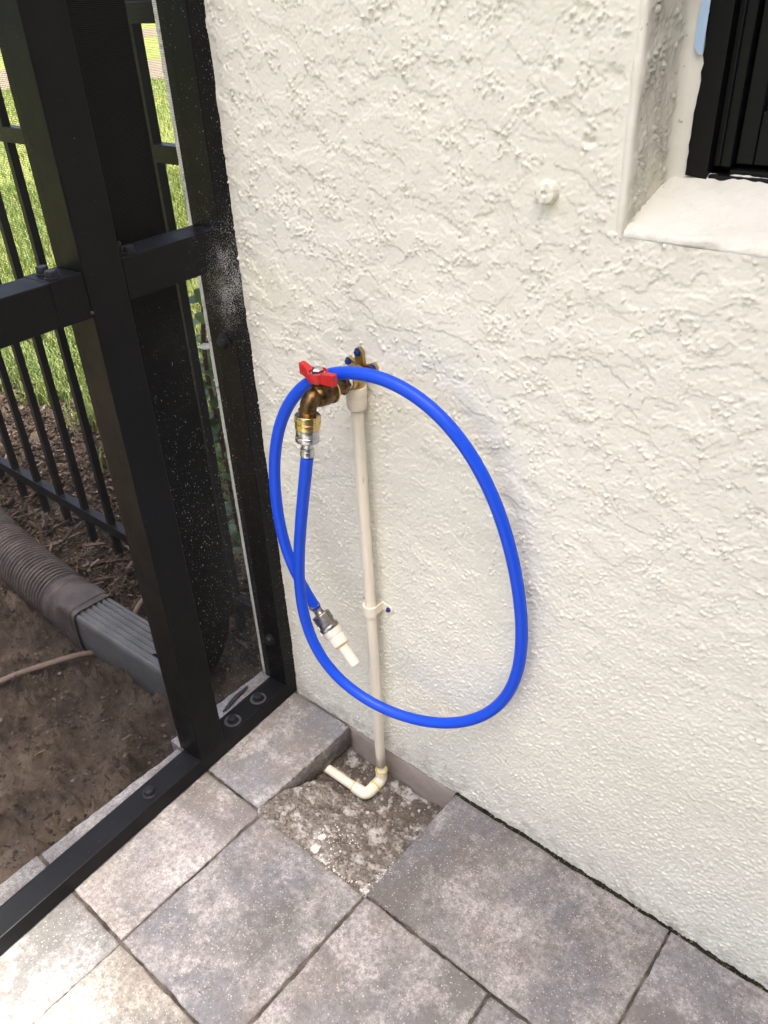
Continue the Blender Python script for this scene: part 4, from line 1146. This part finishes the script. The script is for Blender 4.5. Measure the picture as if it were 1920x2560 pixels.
# ================================================================== MULCH, LITTER, GRASS, SHRUB
rng = np.random.default_rng(9)
def chips(n, xr, yr, L, zf, seed, wr=(0.12, 0.35)):
    rng = np.random.default_rng(seed)
    x = rng.uniform(*xr, n); y = rng.uniform(*yr, n)
    l = L[0] + (L[1] - L[0]) * rng.random(n) ** 2; w = l * rng.uniform(*wr, n); h = w * rng.uniform(0.15, 0.5, n)
    az = rng.uniform(0, 2 * PI, n); pt = rng.normal(0, 0.28, n); rl = rng.normal(0, 0.5, n)
    z = zf(x, y) + rng.uniform(0.001, 0.014, n)
    u = np.stack([np.cos(az) * np.cos(pt), np.sin(az) * np.cos(pt), np.sin(pt)], 1)
    s = np.stack([-np.sin(az), np.cos(az), np.zeros(n)], 1)
    nn_ = np.cross(u, s)
    s2 = s * np.cos(rl)[:, None] + nn_ * np.sin(rl)[:, None]; n2 = np.cross(u, s2)
    c = np.stack([x, y, z], 1)
    V = []
    for a_, b_, d_ in ((-1, -1, -1), (1, -1, -1), (1, 1, -1), (-1, 1, -1), (-1, -1, 1), (1, -1, 1), (1, 1, 1), (-1, 1, 1)):
        k_ = rng.uniform(0.6, 1.0, n)
        V.append(c + u * (a_ * l / 2 * k_)[:, None] + s2 * (b_ * w / 2 * k_)[:, None] + n2 * (d_ * h / 2)[:, None])
    V = np.stack(V, 1).reshape(-1, 3)
    F = np.array([[0, 3, 2, 1], [4, 5, 6, 7], [0, 1, 5, 4], [1, 2, 6, 5], [2, 3, 7, 6], [3, 0, 4, 7]])
    F = (F[None] + (np.arange(n) * 8)[:, None, None]).reshape(-1, 4)
    return V, F
def zf(x, y):
    ix_ = np.clip(np.searchsorted(xs, x), 0, len(xs) - 1); iy_ = np.clip(np.searchsorted(ys, y), 0, len(ys) - 1)
    return Zs[ix_, iy_]
parts = [chips(17000, (-2.6, -0.13), (0.05, 0.56), (0.008, 0.048), zf, 71), chips(2600, (-1.6, -0.30), (-0.07, 0.06), (0.007, 0.04), zf, 72), chips(700, (-1.3, -0.62), (0.0, 0.10), (0.015, 0.07), zf, 74, (0.06, 0.2))]
off = 0; Vs, Fs = [], []
for v, f in parts:
    Vs.append(v); Fs.append(f + off); off += len(v)
me = fast_mesh("bark_mulch", np.concatenate(Vs), [np.concatenate(Fs)])
tag(link("bark_mulch", me, MAT['mulch']), "brown bark mulch around the foot of the fence", "mulch", None, 'stuff')
v, f = chips(260, (-0.9, -0.10), (-0.65, 0.0), (0.004, 0.03), zf, 73, (0.05, 0.2))
me = fast_mesh("soil_litter", v, [f])
tag(link("soil_litter", me, MAT['mulch']), "bits of straw and bark scattered on the bare soil", "litter", None, 'stuff')
V, F = [], []
for i in range(7000):
    x = -0.085 - 0.9 * rng.random() ** 1.4; y = rng.uniform(-0.66, 0.06)
    sz = 0.0011 + 0.0042 * rng.random() ** 4
    v_, f_ = rock_arrays((x, y, soil_z(x, y) + sz * 0.2), sz, rng)
    F += [[j + len(V) for j in t2] for t2 in f_]; V += v_
me = fast_mesh("soil_crumbs", V, [np.array(F)])
tag(link("soil_crumbs", me, MAT['crumb']), "loose crumbs of dark soil on the bare bed", "soil crumbs", None, 'stuff')
# yellow leaf and a straw on the soil
def leaf_me(name, L, w, curl=0.25, n=7):
    V, F = [], []
    for i in range(n):
        t = i / (n - 1); hw = w * math.sin(PI * min(1, t * 0.97 + 0.03)) ** 0.8 * (1 - 0.25 * t)
        z = -curl * L * (t - 0.3) ** 2
        V += [(-hw, t * L, z + hw * 0.25), (0, t * L, z), (hw, t * L, z + hw * 0.25)]
    for i in range(n - 1):
        F += [(i * 3, i * 3 + 1, i * 3 + 4, i * 3 + 3), (i * 3 + 1, i * 3 + 2, i * 3 + 5, i * 3 + 4)]
    me = fast_mesh(name, V, [np.array(F)], True)
    return me
o = link("fallen_leaf", leaf_me("fallen_leaf", 0.010, 0.004), MAT['yellowleaf']); o.location = (-0.252, -0.2255, soil_z(-0.252, -0.2255) + 0.002); o.rotation_euler = (0.3, 0.2, 0.6)
tag(o, "tiny yellow fallen leaf lying on the dark soil", "leaf")
o = tube("straw", [(-0.313, -0.355, soil_z(-.313, -.355) + 0.003), (-0.316, -0.342, soil_z(-.313, -.345) + 0.010), (-0.317, -0.328, soil_z(-.317, -.328) + 0.012)], 0.0009, MAT['straw'], None, 6, 3)
tag(o, "single short orange straw sticking up from the soil", "straw")

# grass: blades in the strip of lawn seen between the pickets
def blades(n, r0, r1, a0, a1, Lr, wd, seed, ymin):
    rng = np.random.default_rng(seed)
    r = np.sqrt(rng.uniform(r0 * r0, r1 * r1, n * 2)); t = np.radians(rng.uniform(a0, a1, n * 2))
    x = 0.783 + r * np.cos(t); y = -0.655 + r * np.sin(t)
    k_ = (y > ymin + 0.05 * np.sin(x * 7) + 0.04 * np.sin(x * 23) - 0.10 * (rng.random(n * 2) ** 6)) & (x < -0.12)
    x, y, r = x[k_][:n], y[k_][:n], r[k_][:n]; n = len(x)
    L = rng.uniform(*Lr, n); az = rng.uniform(0, 2 * PI, n); lean = rng.uniform(0.15, 0.9, n)
    w = wd * rng.uniform(0.7, 1.3, n) * (0.5 + r / r0 * 0.5)
    d = np.stack([np.cos(az), np.sin(az), np.zeros(n)], 1); s = np.stack([-np.sin(az), np.cos(az), np.zeros(n)], 1)
    z0 = np.where(y < 0.62, -0.085, -0.122)
    b = np.stack([x, y, z0], 1)
    m_ = b + d * (lean * L * 0.3)[:, None] + np.array([0, 0, 1]) * (L * 0.55)[:, None]
    tp_ = b + d * (lean * L * 0.85)[:, None] + np.array([0, 0, 1]) * (L * (1 - 0.35 * lean))[:, None]
    ws = s * (w / 2)[:, None]
    V = np.stack([b - ws, b + ws, m_ + ws * 0.8, m_ - ws * 0.8, tp_], 1).reshape(-1, 3)
    i5 = (np.arange(n) * 5)[:, None]
    return V, i5 + np.array([[0, 1, 2, 3]]), i5 + np.array([[3, 2, 4]])
Vs, F4, F3, off = [], [], [], 0
for v, f4, f3 in (blades(42000, 1.7, 3.6, 130, 170, (0.030, 0.075), 0.0036, 81, 0.46), blades(42000, 3.6, 7.0, 132, 168, (0.035, 0.08), 0.0045, 82, 0.46), blades(26000, 7.0, 16.0, 134, 165, (0.04, 0.08), 0.006, 83, 0.46)):
    Vs.append(v); F4.append(f4 + off); F3.append(f3 + off); off += len(v)
me = fast_mesh("grass", np.concatenate(Vs), [np.concatenate(F4), np.concatenate(F3)])
tag(link("grass", me, MAT['grass']), "short sunlit grass of the lawn beyond the fence", "grass", None, 'stuff')

# leafy shrub behind the fence, by the house corner
sh = tag(empty("shrub", (-0.42, 0.24, -0.09)), "leafy green shrub with reddish stem behind the fence near the house corner", "shrub")
rng = np.random.default_rng(15)
stems = [[(0, 0, 0), (0.02, -0.03, 0.18), (0.035, -0.045, 0.36), (0.02, -0.04, 0.55), (0.045, -0.03, 0.70)],
         [(0.02, -0.03, 0.18), (0.06, -0.02, 0.30), (0.075, 0.0, 0.45)],
         [(0.035, -0.045, 0.36), (0.0, -0.01, 0.48), (-0.03, 0.02, 0.60)]]
lm = leaf_me("leaf", 0.040, 0.0155, 0.35, 7)
lm.materials.append(MAT['leaf'])
lf = 0
for si, s_ in enumerate(stems):
    tube("stem", s_, 0.0045 if si == 0 else 0.003, MAT['stem'], sh, 8, 6)
    pth = catmull(s_, 14)
    for j in range(6 if si == 0 else 2, len(pth), 2 if si == 0 else 3):
        for rep in range(2):
            o = bpy.data.objects.new("leaf", lm); COL.objects.link(o); o.parent = sh
            o.location = pth[j]
            az = j * 2.4 + rep * PI + rng.normal(0, 0.3)
            o.rotation_euler = (rng.uniform(-0.7, 0.5), rng.normal(0, 0.4), az)
            k_ = rng.uniform(0.8, 1.5); o.scale = (k_, k_, k_)
pm = leaf_me("petal", 0.020, 0.011, 0.2, 5); pm.materials.append(MAT['petal'])
fl = empty("flower"); fl.parent = sh; fl.location = (0.052, -0.055, 0.575)
for i in range(5):
    o = bpy.data.objects.new("petal", pm); COL.objects.link(o); o.parent = fl
    o.rotation_euler = (0.5, 0, i * 2 * PI / 5)
